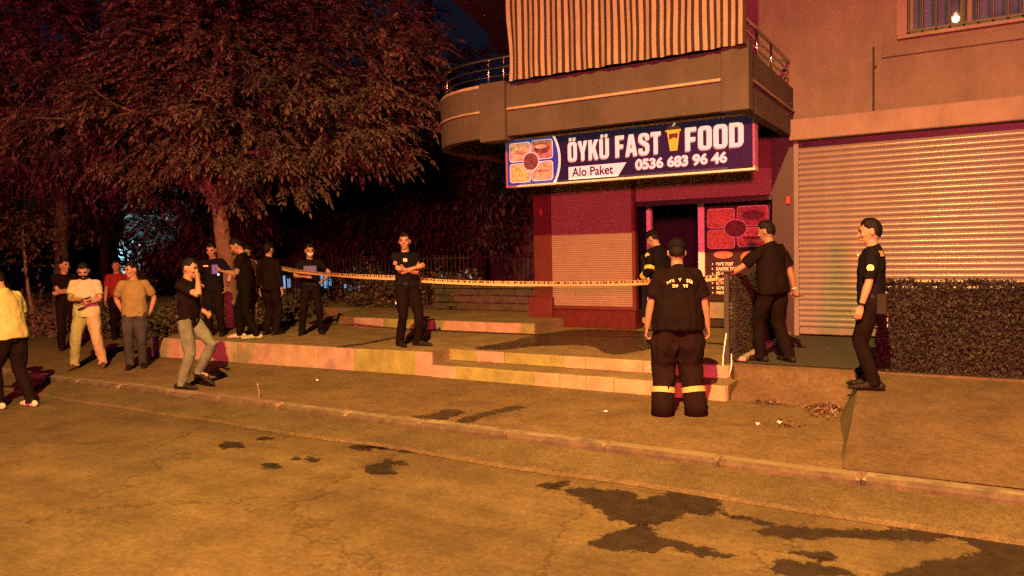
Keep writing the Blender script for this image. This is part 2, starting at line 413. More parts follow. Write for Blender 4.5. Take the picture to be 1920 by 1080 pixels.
for k in range(14): link('bar', bar, gr, (.02+k*(W_-.04)/13, -.045, 0))
g2 = MB(); g2.box(.0, W_, -.051, -.037, .02, .05); g2.box(0, W_, -.051, -.037, .7, .73); g2.build('cross_bar', M['iron'], gr)
# short downpipe stub on the wall
pp = MB().tube([(-1.02, YW-.03, 3.56), (-1.02, YW-.03, 4.40)], .013, 8); pp.tube([(-1.02, YW-.03, 4.12), (-.985, YW-.03, 4.14)], .012, 6); pp.tube([(-1.02, YW-.03, 3.9), (-1.02, YW, 3.9)], .012, 6)
part(pp, 'conduit', M['iron'])

# ---- snack shop front
sf = MB()
sf.box(XL, -6.06, YW, YW+.35, ZP, 3.36)                    # left pier
part(sf, 'pier', M['redpaint'])
part(MB().bbox(-6.44, -5.98, YW-.10, YW-.003, ZP, .95, .01), 'pier_base', M['redpaint'])
part(MB().box(-2.36, -2.052, YW, YW+1.05, ZP, 3.36), 'pier', M['dark'])
part(MB().box(-6.06, -2.36, YW+.10, YW+.35, 2.885, 3.36), 'lintel', M['redpaint'])
part(MB().bbox(-6.06, -4.50, YW-.02, YW+.30, ZP, .74, .01), 'stall_riser', M['redbase'])
# shutter guides either side of the beige shutter
for a, b in ((-6.06, -6.02), (-4.54, -4.48)):
    part(MB().bbox(a, b, YW-.03, YW+.10, .742, 2.88, .005), 'shutter_guide', M['redpaint'])
part(MB().bbox(-6.02, -4.54, YW-.005, YW+.06, .744, .80, .008), 'bottom_rail', M['redpaint'])
def ribbed(x0, x1, z0, z1, y, p=.036, d=.006):
    mb = MB(); vs_, fs_ = [], []; n = int((z1-z0)/p); j = 0
    for k in range(n):
        for t, yy in ((0, d), (.15, 0), (.5, -d), (.85, 0)):
            vs_ += [(x0, y+yy, z0+(k+t)*p), (x1, y+yy, z0+(k+t)*p)]
            if j: fs_.append((2*j-2, 2*j-1, 2*j+1, 2*j))
            j += 1
    return mb.add(vs_, fs_)
part(ribbed(-6.02, -4.54, .80, 2.90, YW+.02), 'roller_shutter', M['shutter_small'])
part(ribbed(-4.48, -2.37, 2.50, 2.90, YW+.03), 'raised_shutter', M['shutter_small'])
part(MB().bbox(-4.48, -2.362, YW+.0, YW+.10, 2.42, 2.497, .006), 'shutter_lip', M['black'])
# doorway: dark side light, pale jambs, dark room behind
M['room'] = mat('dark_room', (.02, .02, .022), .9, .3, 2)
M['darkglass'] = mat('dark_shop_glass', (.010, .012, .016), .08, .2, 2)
RC = .75; KR = (YW+RC)/YW; YD = YW+RC           # the door stands back behind the shutter line
part(MB().box(-4.476*KR, -4.315*KR, YD+.09, YD+.11, ZP+.1, 2.50), 'side_light', M['darkglass'])
part(MB().bbox(-4.476*KR, -4.315*KR, YD+.05, YD+.14, ZP, ZP+.12, .01), 'threshold', M['trim'])
part(MB().bbox(-4.312*KR, -4.235*KR, YD+.03, YD+.14, ZP, 2.498, .008), 'door_jamb', M['white'])
part(MB().bbox(-3.475*KR, -3.375*KR, YD+.03, YD+.14, ZP, 2.498, .008), 'door_jamb', M['white'])
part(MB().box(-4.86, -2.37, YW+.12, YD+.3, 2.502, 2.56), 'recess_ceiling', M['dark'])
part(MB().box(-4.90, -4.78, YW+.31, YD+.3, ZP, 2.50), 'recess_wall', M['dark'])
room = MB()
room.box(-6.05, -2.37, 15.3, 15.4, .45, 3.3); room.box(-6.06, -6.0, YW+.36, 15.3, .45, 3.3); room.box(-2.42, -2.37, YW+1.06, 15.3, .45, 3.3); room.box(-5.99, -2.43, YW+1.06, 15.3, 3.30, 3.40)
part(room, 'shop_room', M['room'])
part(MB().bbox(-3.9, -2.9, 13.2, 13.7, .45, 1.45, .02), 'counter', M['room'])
# wall under and behind the menu poster
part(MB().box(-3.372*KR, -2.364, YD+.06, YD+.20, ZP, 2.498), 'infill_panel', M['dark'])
part(MB().bbox(-3.30*KR, -2.7*KR, YD+.02, YD+.058, .58, .84, .006), 'lower_panel', M['trim'])
for x_, z_ in ((-6.20, 2.41), (-2.13, 2.40)):
    part(MB().bbox(x_-.035, x_+.035, YW-.04, YW-.002, z_-.06, z_+.06, .012), 'alarm_box', mat('alarm_red', (.24, .03, .05), .5, .1))

# ---- balconies
def outline(off=0.0):
    """plan of the balcony edge, front right to back left"""
    P = [(-2.06+off*0, YW-.004), (-2.06, 8.63+off), (-5.62, 8.63+off)]
    cx, cyy, rr = -5.62, 9.95, 1.32-off
    for k in range(1, 15):
        a = R(90+90*k/14)
        P.append((cx+rr*math.cos(a), cyy-rr*math.sin(a)))
    P.append((-6.94+off, 13.5))
    return P
Pb = outline()
def strip(P, z0, z1, t, mname, name):
    """upright wall of thickness t following P on its outside"""
    V = [Vector((x, y, 0)) for x, y in P]; mb = MB(); n = len(V); inner = []
    for i, p in enumerate(V):
        d0 = (V[i]-V[i-1]).normalized() if i else (V[1]-V[0]).normalized()
        d1 = (V[i+1]-V[i]).normalized() if i < n-1 else d0
        nn = (Vector((d0.y, -d0.x, 0))+Vector((d1.y, -d1.x, 0))).normalized()
        q = nn*t/max(.35, nn.dot(Vector((d1.y, -d1.x, 0))))
        inner.append(p-q if True else p)
    vs_, fs_ = [], []
    for i in range(n):
        vs_ += [(V[i].x, V[i].y, z0), (V[i].x, V[i].y, z1), (inner[i].x, inner[i].y, z1), (inner[i].x, inner[i].y, z0)]
        if i:
            b = 4*i
            fs_ += [(b-4+q, b-4+(q+1) % 4, b+(q+1) % 4, b+q) for q in range(4)]
    fs_ += [(0, 1, 2, 3), (4*n-1, 4*n-2, 4*n-3, 4*n-4)]
    mb.add(vs_, fs_)
    return part(mb, name, M[mname])
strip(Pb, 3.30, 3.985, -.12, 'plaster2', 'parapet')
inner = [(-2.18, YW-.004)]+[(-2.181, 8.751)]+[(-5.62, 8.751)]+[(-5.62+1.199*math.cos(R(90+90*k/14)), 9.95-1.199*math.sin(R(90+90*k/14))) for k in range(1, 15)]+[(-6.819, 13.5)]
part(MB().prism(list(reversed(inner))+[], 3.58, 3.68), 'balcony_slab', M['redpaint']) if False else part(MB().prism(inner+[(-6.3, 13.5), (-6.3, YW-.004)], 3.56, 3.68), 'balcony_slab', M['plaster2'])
# corner blocks and moulding
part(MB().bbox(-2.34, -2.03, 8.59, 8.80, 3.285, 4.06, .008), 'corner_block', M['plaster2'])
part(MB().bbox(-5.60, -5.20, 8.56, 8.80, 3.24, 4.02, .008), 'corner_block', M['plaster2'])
part(MB().bbox(-5.195, -2.345, 8.60, 8.627, 3.635, 3.67, .006), 'moulding', M['trim'])
part(MB().bbox(-2.057, -2.038, 8.81, YW-.01, 3.635, 3.67, .006), 'moulding', M['trim'])
cm = MB(); pts = [(-5.62+1.33*math.cos(R(90+90*k/20)), 9.95-1.33*math.sin(R(90+90*k/20)), 3.655) for k in range(0, 21)]
cm.tube(pts, .017, 6); part(cm, 'moulding', M['trim'], smooth=True)
cap = [(-5.62+1.30*math.cos(R(90+90*k/20)), 9.95-1.30*math.sin(R(90+90*k/20)), 4.0) for k in range(0, 21)]+[(-6.92, 13.4, 4.0)]
part(MB().tube(cap, (.07, .02), 8, right=(0, 0, 1)) if False else MB().tube(cap, .028, 6), 'coping', M['trim'], smooth=True)
# stainless railing: left curved run and right return
rail = empty('balcony_railing'); rail.parent = bld; rail.location = Vector((-5.6, 8.7, 4.0))-BO
RO_ = BO+rail.location
def rpart(mb, name):
    mb.v = [(p[0]-RO_.x, p[1]-RO_.y, p[2]-RO_.z) for p in mb.v]; return mb.build(name, M['steel'], rail, True)
def arc_pt(k, n=20, r=1.25): return (-5.62+r*math.cos(R(90+90*k/n)), 9.95-r*math.sin(R(90+90*k/n)))
for z_, rr in ((4.37, .025), (4.24, .013), (4.13, .013)):
    pts = [(-4.9, 8.70, z_), (-5.3, 8.70, z_)]+[(*arc_pt(k), z_) for k in range(0, 21)]+[(-6.87, 13.4, z_)]
    rpart(MB().tube(pts, rr, 10), 'rail')
    pts = [(-2.14, 8.68, z_), (-2.13, 8.74, z_), (-2.12, YW-.05, z_)]
    rpart(MB().tube(pts, rr, 10), 'rail')
for p in [(-5.28, 8.70), (-5.52, 8.70), arc_pt(9), arc_pt(14.5), arc_pt(18), (-6.87, 11.3), (-2.27, 8.69), (-2.125, 8.72), (-2.12, 9.4), (-2.12, 10.2)]:
    rpart(MB().tube([(*p, 3.98), (*p, 4.37)], .016, 10), 'post')
# upper balcony: only its soffit and edge are in view
up = [(-2.06, YW-.004), (-2.06, 8.63), (-5.3, 8.63), (-6.3, 9.0), (-7.2, 9.8), (-7.75, 10.9), (-8.0, 12), (-8.3, 13), (-9.0, 14.5), (-9.1, 17), (-6.4, 17), (-6.4, YW-.004)]
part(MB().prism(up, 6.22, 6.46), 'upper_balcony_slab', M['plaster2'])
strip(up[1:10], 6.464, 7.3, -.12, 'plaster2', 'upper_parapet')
bw = MB().bbox(-5.4, -4.4, YW-.02, YW-.001, 3.7, 5.9, .01); part(bw, 'balcony_door', M['dark'])

# ---- striped awning curtain hanging in front of the balcony
def stripe_mat():
    m = bpy.data.materials.new('striped_canvas'); m.use_nodes = True; N = m.node_tree.nodes; L = m.node_tree.links; p = N['Principled BSDF']
    uv = N.new('ShaderNodeUVMap'); sx = N.new('ShaderNodeSeparateXYZ'); L.new(uv.outputs[0], sx.inputs[0])
    a = N.new('ShaderNodeMath'); a.operation = 'MULTIPLY'; a.inputs[1].default_value = 37.0; L.new(sx.outputs[0], a.inputs[0])
    b = N.new('ShaderNodeMath'); b.operation = 'FRACT'; L.new(a.outputs[0], b.inputs[0])
    c = N.new('ShaderNodeValToRGB'); c.color_ramp.interpolation = 'CONSTANT'; L.new(b.outputs[0], c.inputs[0])
    c.color_ramp.elements[0].color = (.25, .22, .165, 1); c.color_ramp.elements[1].position = .56; c.color_ramp.elements[1].color = (.018, .007, .006, 1)
    no = N.new('ShaderNodeTexNoise'); no.inputs['Scale'].default_value = 4; no.inputs['Detail'].default_value = 5
    tc = N.new('ShaderNodeTexCoord'); L.new(tc.outputs['Object'], no.inputs['Vector'])
    r = N.new('ShaderNodeValToRGB'); r.color_ramp.elements[0].position = .3; r.color_ramp.elements[0].color = (.72, .7, .68, 1); L.new(no.outputs['Fac'], r.inputs[0])
    x = N.new('ShaderNodeMix'); x.data_type = 'RGBA'; x.blend_type = 'MULTIPLY'; x.inputs[0].default_value = 1; L.new(c.outputs[0], x.inputs[6]); L.new(r.outputs[0], x.inputs[7])
    L.new(x.outputs[2], p.inputs['Base Color']); p.inputs['Roughness'].default_value = .9
    return m
M['stripes'] = stripe_mat()
aw = empty('awning', (-3.5, 8.52, 6.2)); tag(aw, 'cream and brown striped awning curtain hanging down over the balcony', 'awning')
nx, nz_ = 222, 30; X0, X1, Z0, Z1 = -5.10, -2.03, 3.99, 6.20
vs_, uvs = [], []
for j in range(nz_+1):
    t = j/nz_
    for i in range(nx+1):
        u = i/nx; X = X0+(X1-X0)*u
        low = (1-t)
        yy = .022*math.sin(u*2*math.pi*12+1.3*math.sin(u*19))*(.35+.65*low)+.035*noise.noise(Vector((X*2.2, t*1.5, 0)))*low
        xx = X+.018*low*noise.noise(Vector((X*3, t*4, 5)))+.05*math.exp(-u*26)*math.sin(t*11)*low*.6
        vs_.append((xx+3.5, yy, Z0+(Z1-Z0)*t-6.2)); uvs.append((u, t))
fs_ = [(j*(nx+1)+i, j*(nx+1)+i+1, (j+1)*(nx+1)+i+1, (j+1)*(nx+1)+i) for j in range(nz_) for i in range(nx)]
am = MB().add(vs_, fs_).build('canvas', M['stripes'], aw, True)
ul = am.data.uv_layers.new(name='UVMap')
for lp in am.data.loops: ul.data[lp.index].uv = uvs[lp.vertex_index]
MB().tube([(X0+3.48, -.02, 0), (X1+3.52, -.02, 0)], .035, 10).build('roller', M['trim'], aw, True)
# ================================================================== shop sign (box hung under the balcony, glow added to its face)
SG = 0.34  # emission strength standing in for lamp light on the sign face
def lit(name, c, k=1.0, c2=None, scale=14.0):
    """sign vinyl with the light falling on it put in as emission"""
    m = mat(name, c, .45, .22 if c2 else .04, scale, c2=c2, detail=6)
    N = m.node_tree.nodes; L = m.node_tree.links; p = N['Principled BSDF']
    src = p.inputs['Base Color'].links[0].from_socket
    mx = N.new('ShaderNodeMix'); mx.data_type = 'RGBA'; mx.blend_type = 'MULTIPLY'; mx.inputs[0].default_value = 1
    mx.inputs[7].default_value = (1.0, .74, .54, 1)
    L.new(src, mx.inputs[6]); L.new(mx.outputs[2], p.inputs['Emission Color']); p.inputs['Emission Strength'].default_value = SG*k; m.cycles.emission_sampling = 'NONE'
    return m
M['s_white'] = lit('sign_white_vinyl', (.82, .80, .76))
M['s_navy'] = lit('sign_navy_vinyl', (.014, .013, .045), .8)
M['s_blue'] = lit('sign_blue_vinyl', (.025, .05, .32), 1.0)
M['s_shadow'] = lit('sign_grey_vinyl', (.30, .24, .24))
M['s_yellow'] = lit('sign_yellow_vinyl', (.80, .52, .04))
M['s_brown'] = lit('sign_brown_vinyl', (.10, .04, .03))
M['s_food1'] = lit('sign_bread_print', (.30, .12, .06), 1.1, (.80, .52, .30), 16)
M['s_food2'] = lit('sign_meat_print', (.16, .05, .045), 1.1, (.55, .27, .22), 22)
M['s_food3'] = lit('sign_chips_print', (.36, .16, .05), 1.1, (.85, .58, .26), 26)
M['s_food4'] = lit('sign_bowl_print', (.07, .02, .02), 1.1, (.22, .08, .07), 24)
M['frame_al'] = mat('sign_aluminium_frame', (.62, .60, .56), .45, .06, 6)
SW, SH = 3.70, .73
sign = empty('shop_sign', (-5.94, 9.80, 2.72))
tag(sign, 'navy and blue shop sign reading fast food with phone number, under the balcony', 'sign')
sign.rotation_euler = (0, 0, 0)
bx = MB(); bx.box(0, SW, .004, .16, 0, SH); bx.build('box', M['frame_al'], sign)
f = MB()
for a in ((0, SW, 0, .028), (0, SW, SH-.028, SH), (0, .028, .028, SH-.028), (SW-.028, SW, .028, SH-.028)):
    f.bbox(a[0], a[1], -.022, .003, a[2], a[3], .005)
f.build('frame', M['frame_al'], sign)
def flat(poly, y, m, name, parent, t=.002):
    """flat print of thickness t facing the street"""
    n = len(poly)
    v = [(x, y, z) for x, z in poly]+[(x, y+t, z) for x, z in poly]
    return MB().add(v, [tuple(range(n))]+[(i, n+i, n+(i+1) % n, (i+1) % n) for i in range(n)]).build(name, m, parent)
def rrect(x0, x1, z0, z1, r, n=5):
    P = []
    for cx, cz, a0 in ((x1-r, z1-r, 0), (x0+r, z1-r, 90), (x0+r, z0+r, 180), (x1-r, z0+r, 270)):
        for k in range(n+1):
            a = R(a0+90*k/n); P.append((cx+r*math.cos(a), cz+r*math.sin(a)))
    return P
def ell(cx, cz, rx, rz, n=24): return [(cx+rx*math.cos(2*math.pi*k/n), cz+rz*math.sin(2*math.pi*k/n)) for k in range(n)]
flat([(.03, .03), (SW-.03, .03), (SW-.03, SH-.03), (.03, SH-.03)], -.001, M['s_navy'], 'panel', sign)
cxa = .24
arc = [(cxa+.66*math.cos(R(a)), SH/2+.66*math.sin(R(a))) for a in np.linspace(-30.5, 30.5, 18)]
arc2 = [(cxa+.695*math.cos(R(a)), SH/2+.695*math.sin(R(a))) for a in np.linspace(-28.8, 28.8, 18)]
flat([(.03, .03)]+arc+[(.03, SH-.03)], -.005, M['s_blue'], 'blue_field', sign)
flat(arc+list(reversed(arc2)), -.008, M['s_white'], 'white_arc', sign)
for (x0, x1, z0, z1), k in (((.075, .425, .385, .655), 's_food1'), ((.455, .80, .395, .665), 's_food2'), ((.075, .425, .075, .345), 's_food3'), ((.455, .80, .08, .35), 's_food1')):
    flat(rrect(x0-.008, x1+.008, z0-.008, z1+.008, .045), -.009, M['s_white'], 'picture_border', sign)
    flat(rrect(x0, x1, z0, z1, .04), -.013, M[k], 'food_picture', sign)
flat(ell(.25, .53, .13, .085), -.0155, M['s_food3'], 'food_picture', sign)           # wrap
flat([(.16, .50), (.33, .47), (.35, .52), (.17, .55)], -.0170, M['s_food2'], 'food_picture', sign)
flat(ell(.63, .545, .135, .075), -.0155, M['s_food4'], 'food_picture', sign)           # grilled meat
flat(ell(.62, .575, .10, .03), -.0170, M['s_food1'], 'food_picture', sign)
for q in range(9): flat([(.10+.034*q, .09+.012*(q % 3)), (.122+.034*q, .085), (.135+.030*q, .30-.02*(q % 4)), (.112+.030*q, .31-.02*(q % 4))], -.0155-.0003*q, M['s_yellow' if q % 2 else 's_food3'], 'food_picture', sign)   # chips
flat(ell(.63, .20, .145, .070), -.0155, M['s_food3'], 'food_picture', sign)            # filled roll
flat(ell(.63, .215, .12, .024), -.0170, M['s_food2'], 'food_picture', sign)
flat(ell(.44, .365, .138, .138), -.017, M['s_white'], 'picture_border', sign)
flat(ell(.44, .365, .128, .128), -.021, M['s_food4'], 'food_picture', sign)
# heavy condensed capitals, drawn in a unit-high cell
def glyph(ch):
    w, s = .52, .185
    rr = lambda x0, x1, z0, z1, r: rrect(x0, x1, z0, z1, r, 4)
    if ch in 'OÖ': return w, [rr(0, w, 0, 1, .17), list(reversed(rr(s, w-s, s*.8, 1-s*.8, .05)))]
    if ch == 'D': return w, [[(0, 0), (w-.17, 0), (w-.05, .05), (w, .17), (w, .83), (w-.05, .95), (w-.17, 1), (0, 1)], list(reversed([(s, s*.8), (w-s-.02, s*.8), (w-s, s*.8+.04), (w-s, 1-s*.8-.04), (w-s-.02, 1-s*.8), (s, 1-s*.8)]))]
    if ch in 'UÜ': return w, [[(0, 1), (0, .17), (.05, .05), (.17, 0), (w-.17, 0), (w-.05, .05), (w, .17), (w, 1), (w-s, 1), (w-s, .2), (w-s-.04, .15), (s+.04, .15), (s, .2), (s, 1)]]
    if ch == 'Y': return .54, [[(.27-s/2, 0), (.27+s/2, 0), (.27+s/2, .40), (.54, 1), (.54-s-.01, 1), (.27, .62), (s+.01, 1), (0, 1), (.27-s/2, .40)]]
    if ch == 'K': return .55, [[(0, 0), (s, 0), (s, .30), (.235, .40), (.345, 0), (.55, 0), (.375, .60), (.54, 1), (.34, 1), (s, .64), (s, 1), (0, 1)]]
    if ch == 'F': return .43, [[(0, 0), (s, 0), (s, .40), (.39, .40), (.39, .57), (s, .57), (s, .83), (.43, .83), (.43, 1), (0, 1)]]
    if ch == 'A': return .58, [[(0, 0), (s, 0), (.215, .19), (.365, .19), (.58-s, 0), (.58, 0), (.40, 1), (.18, 1)], list(reversed([(.238, .35), (.342, .35), (.29, .72)]))]
    if ch == 'T': return .48, [[(.24-s/2, 0), (.24+s/2, 0), (.24+s/2, .83), (.48, .83), (.48, 1), (0, 1), (0, .83), (.24-s/2, .83)]]
    if ch == 'S': return w, [[(0, .30), (0, .15), (.06, .04), (.17, 0), (w-.17, 0), (w-.05, .05), (w, .17), (w, .42), (w-.06, .53), (s+.02, .68), (s, .74), (s, .83), (s+.03, .86), (w-s-.03, .86), (w-s, .83), (w-s, .68), (w, .68), (w, .84), (w-.05, .95), (w-.17, 1), (.17, 1), (.05, .95), (0, .84), (0, .66), (.05, .57), (w-s-.02, .40), (w-s, .34), (w-s, .20), (w-s-.03, .145), (s+.03, .145), (s, .19), (s, .30)]]
def letter(ch, x, z, h, wx, y, m, parent, nm='letter', ext=.004):
    w, polys = glyph(ch)
    if ch in 'ÖÜ': polys = polys+[rrect(.07, .22, 1.07, 1.22, .02, 2), rrect(w-.22, w-.07, 1.07, 1.22, .02, 2)]
    cu = bpy.data.curves.new('letter', 'CURVE'); cu.dimensions = '2D'; cu.fill_mode = 'BOTH'; cu.extrude = ext
    for P in polys:
        sp = cu.splines.new('POLY'); sp.points.add(len(P)-1); sp.use_cyclic_u = True
        for q, (a, b) in zip(sp.points, P): q.co = (a*wx, b*h, 0, 1)
    t = bpy.data.objects.new('tmp', cu); col.objects.link(t)
    dg = bpy.context.evaluated_depsgraph_get(); me = bpy.data.meshes.new_from_object(t.evaluated_get(dg))
    bpy.data.objects.remove(t)
    me.materials.clear(); me.materials.append(m)
    o = link(nm, me, parent, (x, y, z)); o.rotation_euler = (R(90), 0, 0)
    return w*wx
def text(body, x, z, size, y, m, parent, nm='lettering', xs=1.0, off=0.0, shear=0.0, ext=.002, align='LEFT', space=1.0):
    cu = bpy.data.curves.new('txt', 'FONT'); cu.body = body; cu.size = size; cu.offset = off; cu.shear = shear; cu.extrude = ext; cu.align_x = align
    cu.space_character = space
    t = bpy.data.objects.new('tmp', cu); col.objects.link(t)
    dg = bpy.context.evaluated_depsgraph_get(); me = bpy.data.meshes.new_from_object(t.evaluated_get(dg))
    bpy.data.objects.remove(t)
    me.materials.clear(); me.materials.append(m)
    o = link(nm, me, parent, (x, y, z)); o.rotation_euler = (R(90), 0, 0); o.scale = (xs, 1, 1)
    return o
def word(s, x0, x1, z, h):
    tot = sum(glyph(c)[0] for c in s)+.075*(len(s)-1)
    k = (x1-x0)/tot; x = x0
    for c in s:
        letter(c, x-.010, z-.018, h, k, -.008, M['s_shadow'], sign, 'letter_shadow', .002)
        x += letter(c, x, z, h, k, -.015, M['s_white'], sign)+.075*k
word('ÖYKÜ', 1.06, 1.70, .315, .275)
word('FAST', 1.80, 2.46, .315, .295)
word('FOOD', 2.80, 3.56, .315, .305)
# drink cup emblem between the words
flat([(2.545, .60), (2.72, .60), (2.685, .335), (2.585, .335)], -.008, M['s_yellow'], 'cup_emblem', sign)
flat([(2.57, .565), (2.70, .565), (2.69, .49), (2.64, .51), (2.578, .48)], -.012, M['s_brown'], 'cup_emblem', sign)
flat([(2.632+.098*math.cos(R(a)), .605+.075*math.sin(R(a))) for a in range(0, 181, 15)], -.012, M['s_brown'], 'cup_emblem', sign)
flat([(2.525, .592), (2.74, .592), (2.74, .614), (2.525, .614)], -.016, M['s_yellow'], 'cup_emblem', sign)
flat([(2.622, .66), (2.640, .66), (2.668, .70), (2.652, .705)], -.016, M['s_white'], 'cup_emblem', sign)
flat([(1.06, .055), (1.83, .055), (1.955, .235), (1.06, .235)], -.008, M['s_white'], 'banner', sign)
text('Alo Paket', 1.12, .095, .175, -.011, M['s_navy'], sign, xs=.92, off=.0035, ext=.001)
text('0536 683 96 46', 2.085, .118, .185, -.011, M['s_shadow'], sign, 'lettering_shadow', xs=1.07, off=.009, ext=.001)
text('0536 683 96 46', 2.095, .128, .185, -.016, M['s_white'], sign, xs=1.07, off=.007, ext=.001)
br = MB()
for q in (.35, 1.85, 3.35): br.box(q-.02, q+.02, .05, .10, SH+.001, .838)
br.build('bracket', M['black'], sign)

# ================================================================== menu poster right of the door
M['p_bg'] = mat('poster_dark_print', (.030, .010, .012), .35, .15, 4)
M['p_white'] = mat('poster_white_print', (.66, .60, .55), .45, .05)
M['p_f1'] = mat('poster_bread_print', (.22, .07, .04), .45, .3, 14, c2=(.62, .33, .17), detail=7)
M['p_f2'] = mat('poster_meat_print', (.15, .035, .03), .45, .3, 18, c2=(.45, .20, .13), detail=7)
M['p_f3'] = mat('poster_chips_print', (.30, .10, .04), .45, .3, 24, c2=(.72, .42, .18), detail=7)
M['p_f4'] = mat('poster_bowl_print', (.05, .012, .012), .45, .3, 24, c2=(.17, .05, .045), detail=7)
M['p_f5'] = mat('poster_pizza_print', (.42, .10, .06), .45, .3, 26, c2=(.62, .24, .13), detail=7)
pw, ph = .98, 1.50
po = empty('menu_poster', (-3.36*KR, YD+.045, .863)); po.scale = (KR, 1, KR); tag(po, 'dark menu poster with food pictures beside the shop door', 'poster')
MB().bbox(0, pw, 0, .012, 0, ph, .003).build('board', M['p_bg'], po)
for (x0, x1, z0, z1), k in (((.04, .44, 1.12, 1.40), 'p_f1'), ((.49, .93, 1.14, 1.42), 'p_f2'), ((.04, .44, .81, 1.08), 'p_f3'), ((.49, .93, .83, 1.10), 'p_f1')):
    flat(rrect(x0-.010, x1+.010, z0-.010, z1+.010, .05), -.003, M['p_white'], 'picture_border', po)
    flat(rrect(x0, x1, z0, z1, .045), -.006, M[k], 'food_picture', po)
flat(ell(.70, .945, .17, .065), -.009, M['p_f3'], 'food_picture', po); flat(ell(.70, .955, .14, .022), -.0105, M['p_f4'], 'food_picture', po)
flat(ell(.24, 1.26, .15, .09), -.009, M['p_f3'], 'food_picture', po); flat(ell(.72, 1.29, .16, .075), -.009, M['p_f4'], 'food_picture', po)
flat(ell(.46, 1.10, .175, .14), -.012, M['p_white'], 'picture_border', po)
flat(ell(.46, 1.10, .162, .128), -.015, M['p_f4'], 'food_picture', po)
flat(ell(.27, .71, .145, .06), -.003, M['p_f5'], 'food_picture', po)
flat(ell(.70, .66, .17, .11), -.003, M['p_f5'], 'food_picture', po)
for k, s in enumerate(('BABE TOST', 'KARIŞIK TOST', 'PİLİÇ', 'KAVURMA', 'KÖFTE', 'EKMEK', 'MENÜ')):
    z_ = .545-k*.073
    flat(ell(.105, z_+.022, .012, .014, 10), -.003, M['p_white'], 'bullet', po)
    text(s, .16, z_, .066, -.003, M['p_white'], po, xs=.78, off=.0035, ext=.001)
st = MB().box(.955, .962, -.006, -.001, .85, 1.46); st.build('edge_trim', M['p_white'], po)

# ================================================================== leafy things
def leaf_mat(name, c, c2, rough=.6):
    m = mat(name, c, rough, .3, 1.7, c2=c2, detail=5); return m
M['leaf'] = leaf_mat('tree_leaf', (.036, .029, .024), (.110, .082, .064), .85)
M['leaf_dark'] = leaf_mat('dark_leaf', (.034, .028, .020), (.075, .058, .036))
M['ivy'] = leaf_mat('artificial_ivy', (.006, .0045, .003), (.014, .010, .006), .75)
M['ivy_dark'] = leaf_mat('artificial_hedge_leaf', (.012, .013, .008), (.024, .024, .014), .9)
M['dry'] = leaf_mat('dry_leaf', (.035, .022, .012), (.12, .08, .045))
NR = np.random.default_rng(11)
def quads(P, A, B, name, m):
    """one folded leaf per row: base point P, length vector A, half width vector B"""
    n = len(P); up_ = np.cross(A, B); up_ /= (np.linalg.norm(up_, axis=1, keepdims=True)+1e-9)
    w = np.linalg.norm(B, axis=1, keepdims=True)
    V = np.stack([P, P+A*.45+B+up_*w*.35, P+A, P+A*.45-B+up_*w*.35], 1).reshape(-1, 3)
    F = np.arange(4*n).reshape(n, 4)
    F = np.concatenate([F[:, [0, 1, 2]], F[:, [0, 2, 3]]])
    return poly_mesh(V, F, name, m)
def unit(v): return v/(np.linalg.norm(v, axis=-1, keepdims=True)+1e-9)
def compound(P, D, L, k, lw):
    """compound leaves: k leaflets along a drooping stalk"""
    n = len(P); side = unit(np.cross(D, np.array([0, 0, 1.0])+.25*NR.normal(size=(n, 3))))
    outP, outA, outB = [], [], []
    for j in range(k):
        t = (j//2+1)/((k+1)//2+.5); s_ = 1 if j % 2 else -1
        q = P+D*(L*t)[:, None]+np.array([0, 0, -1.0])*(.30*(t*L)**2/L)[:, None]
        a = unit(side*s_*.85+D*.55+NR.normal(size=(n, 3))*.18+np.array([0, 0, -.38]))*(lw*2.9*(1-.25*t))
        if j == k-1: a = unit(D+np.array([0, 0, -.6]))*lw*2.9
        b = unit(np.cross(a, NR.normal(size=(n, 3))*.35+np.array([0, 0, 1.0])))*lw*.5
        outP.append(q); outA.append(a); outB.append(b)
    return np.concatenate(outP), np.concatenate(outA), np.concatenate(outB)
def branch_tree(mb, p, d, length, rad, depth, tips, rs_, spread=.6):
    pts = [Vector(p)]; rr = [rad]; dd = Vector(d)
    for k in range(5):
        dd = (dd+Vector((rs_.uniform(-.16, .16), rs_.uniform(-.16, .16), rs_.uniform(-.06, .12)))).normalized()
        pts.append(pts[-1]+dd*length/5); rr.append(rad*(1-.42*(k+1)/5))
    mb.tube(pts, rr, 9 if depth > 2 else 6)
    if depth == 0: tips.append(pts[-1]); return
    tips.append(pts[3]) if depth < 3 else None
    for k in range(3 if depth > 1 else 2):
        a = rs_.uniform(0, 6.283); q = dd.orthogonal().normalized(); q.rotate(Quaternion(dd, a+k*2.1))
        nd = (dd*.75+q*spread*rs_.uniform(.8, 1.3)).normalized()
        branch_tree(mb, pts[-1] if k else pts[4], nd, length*rs_.uniform(.62, .8), rr[-1]*.72, depth-1, tips, rs_, spread)
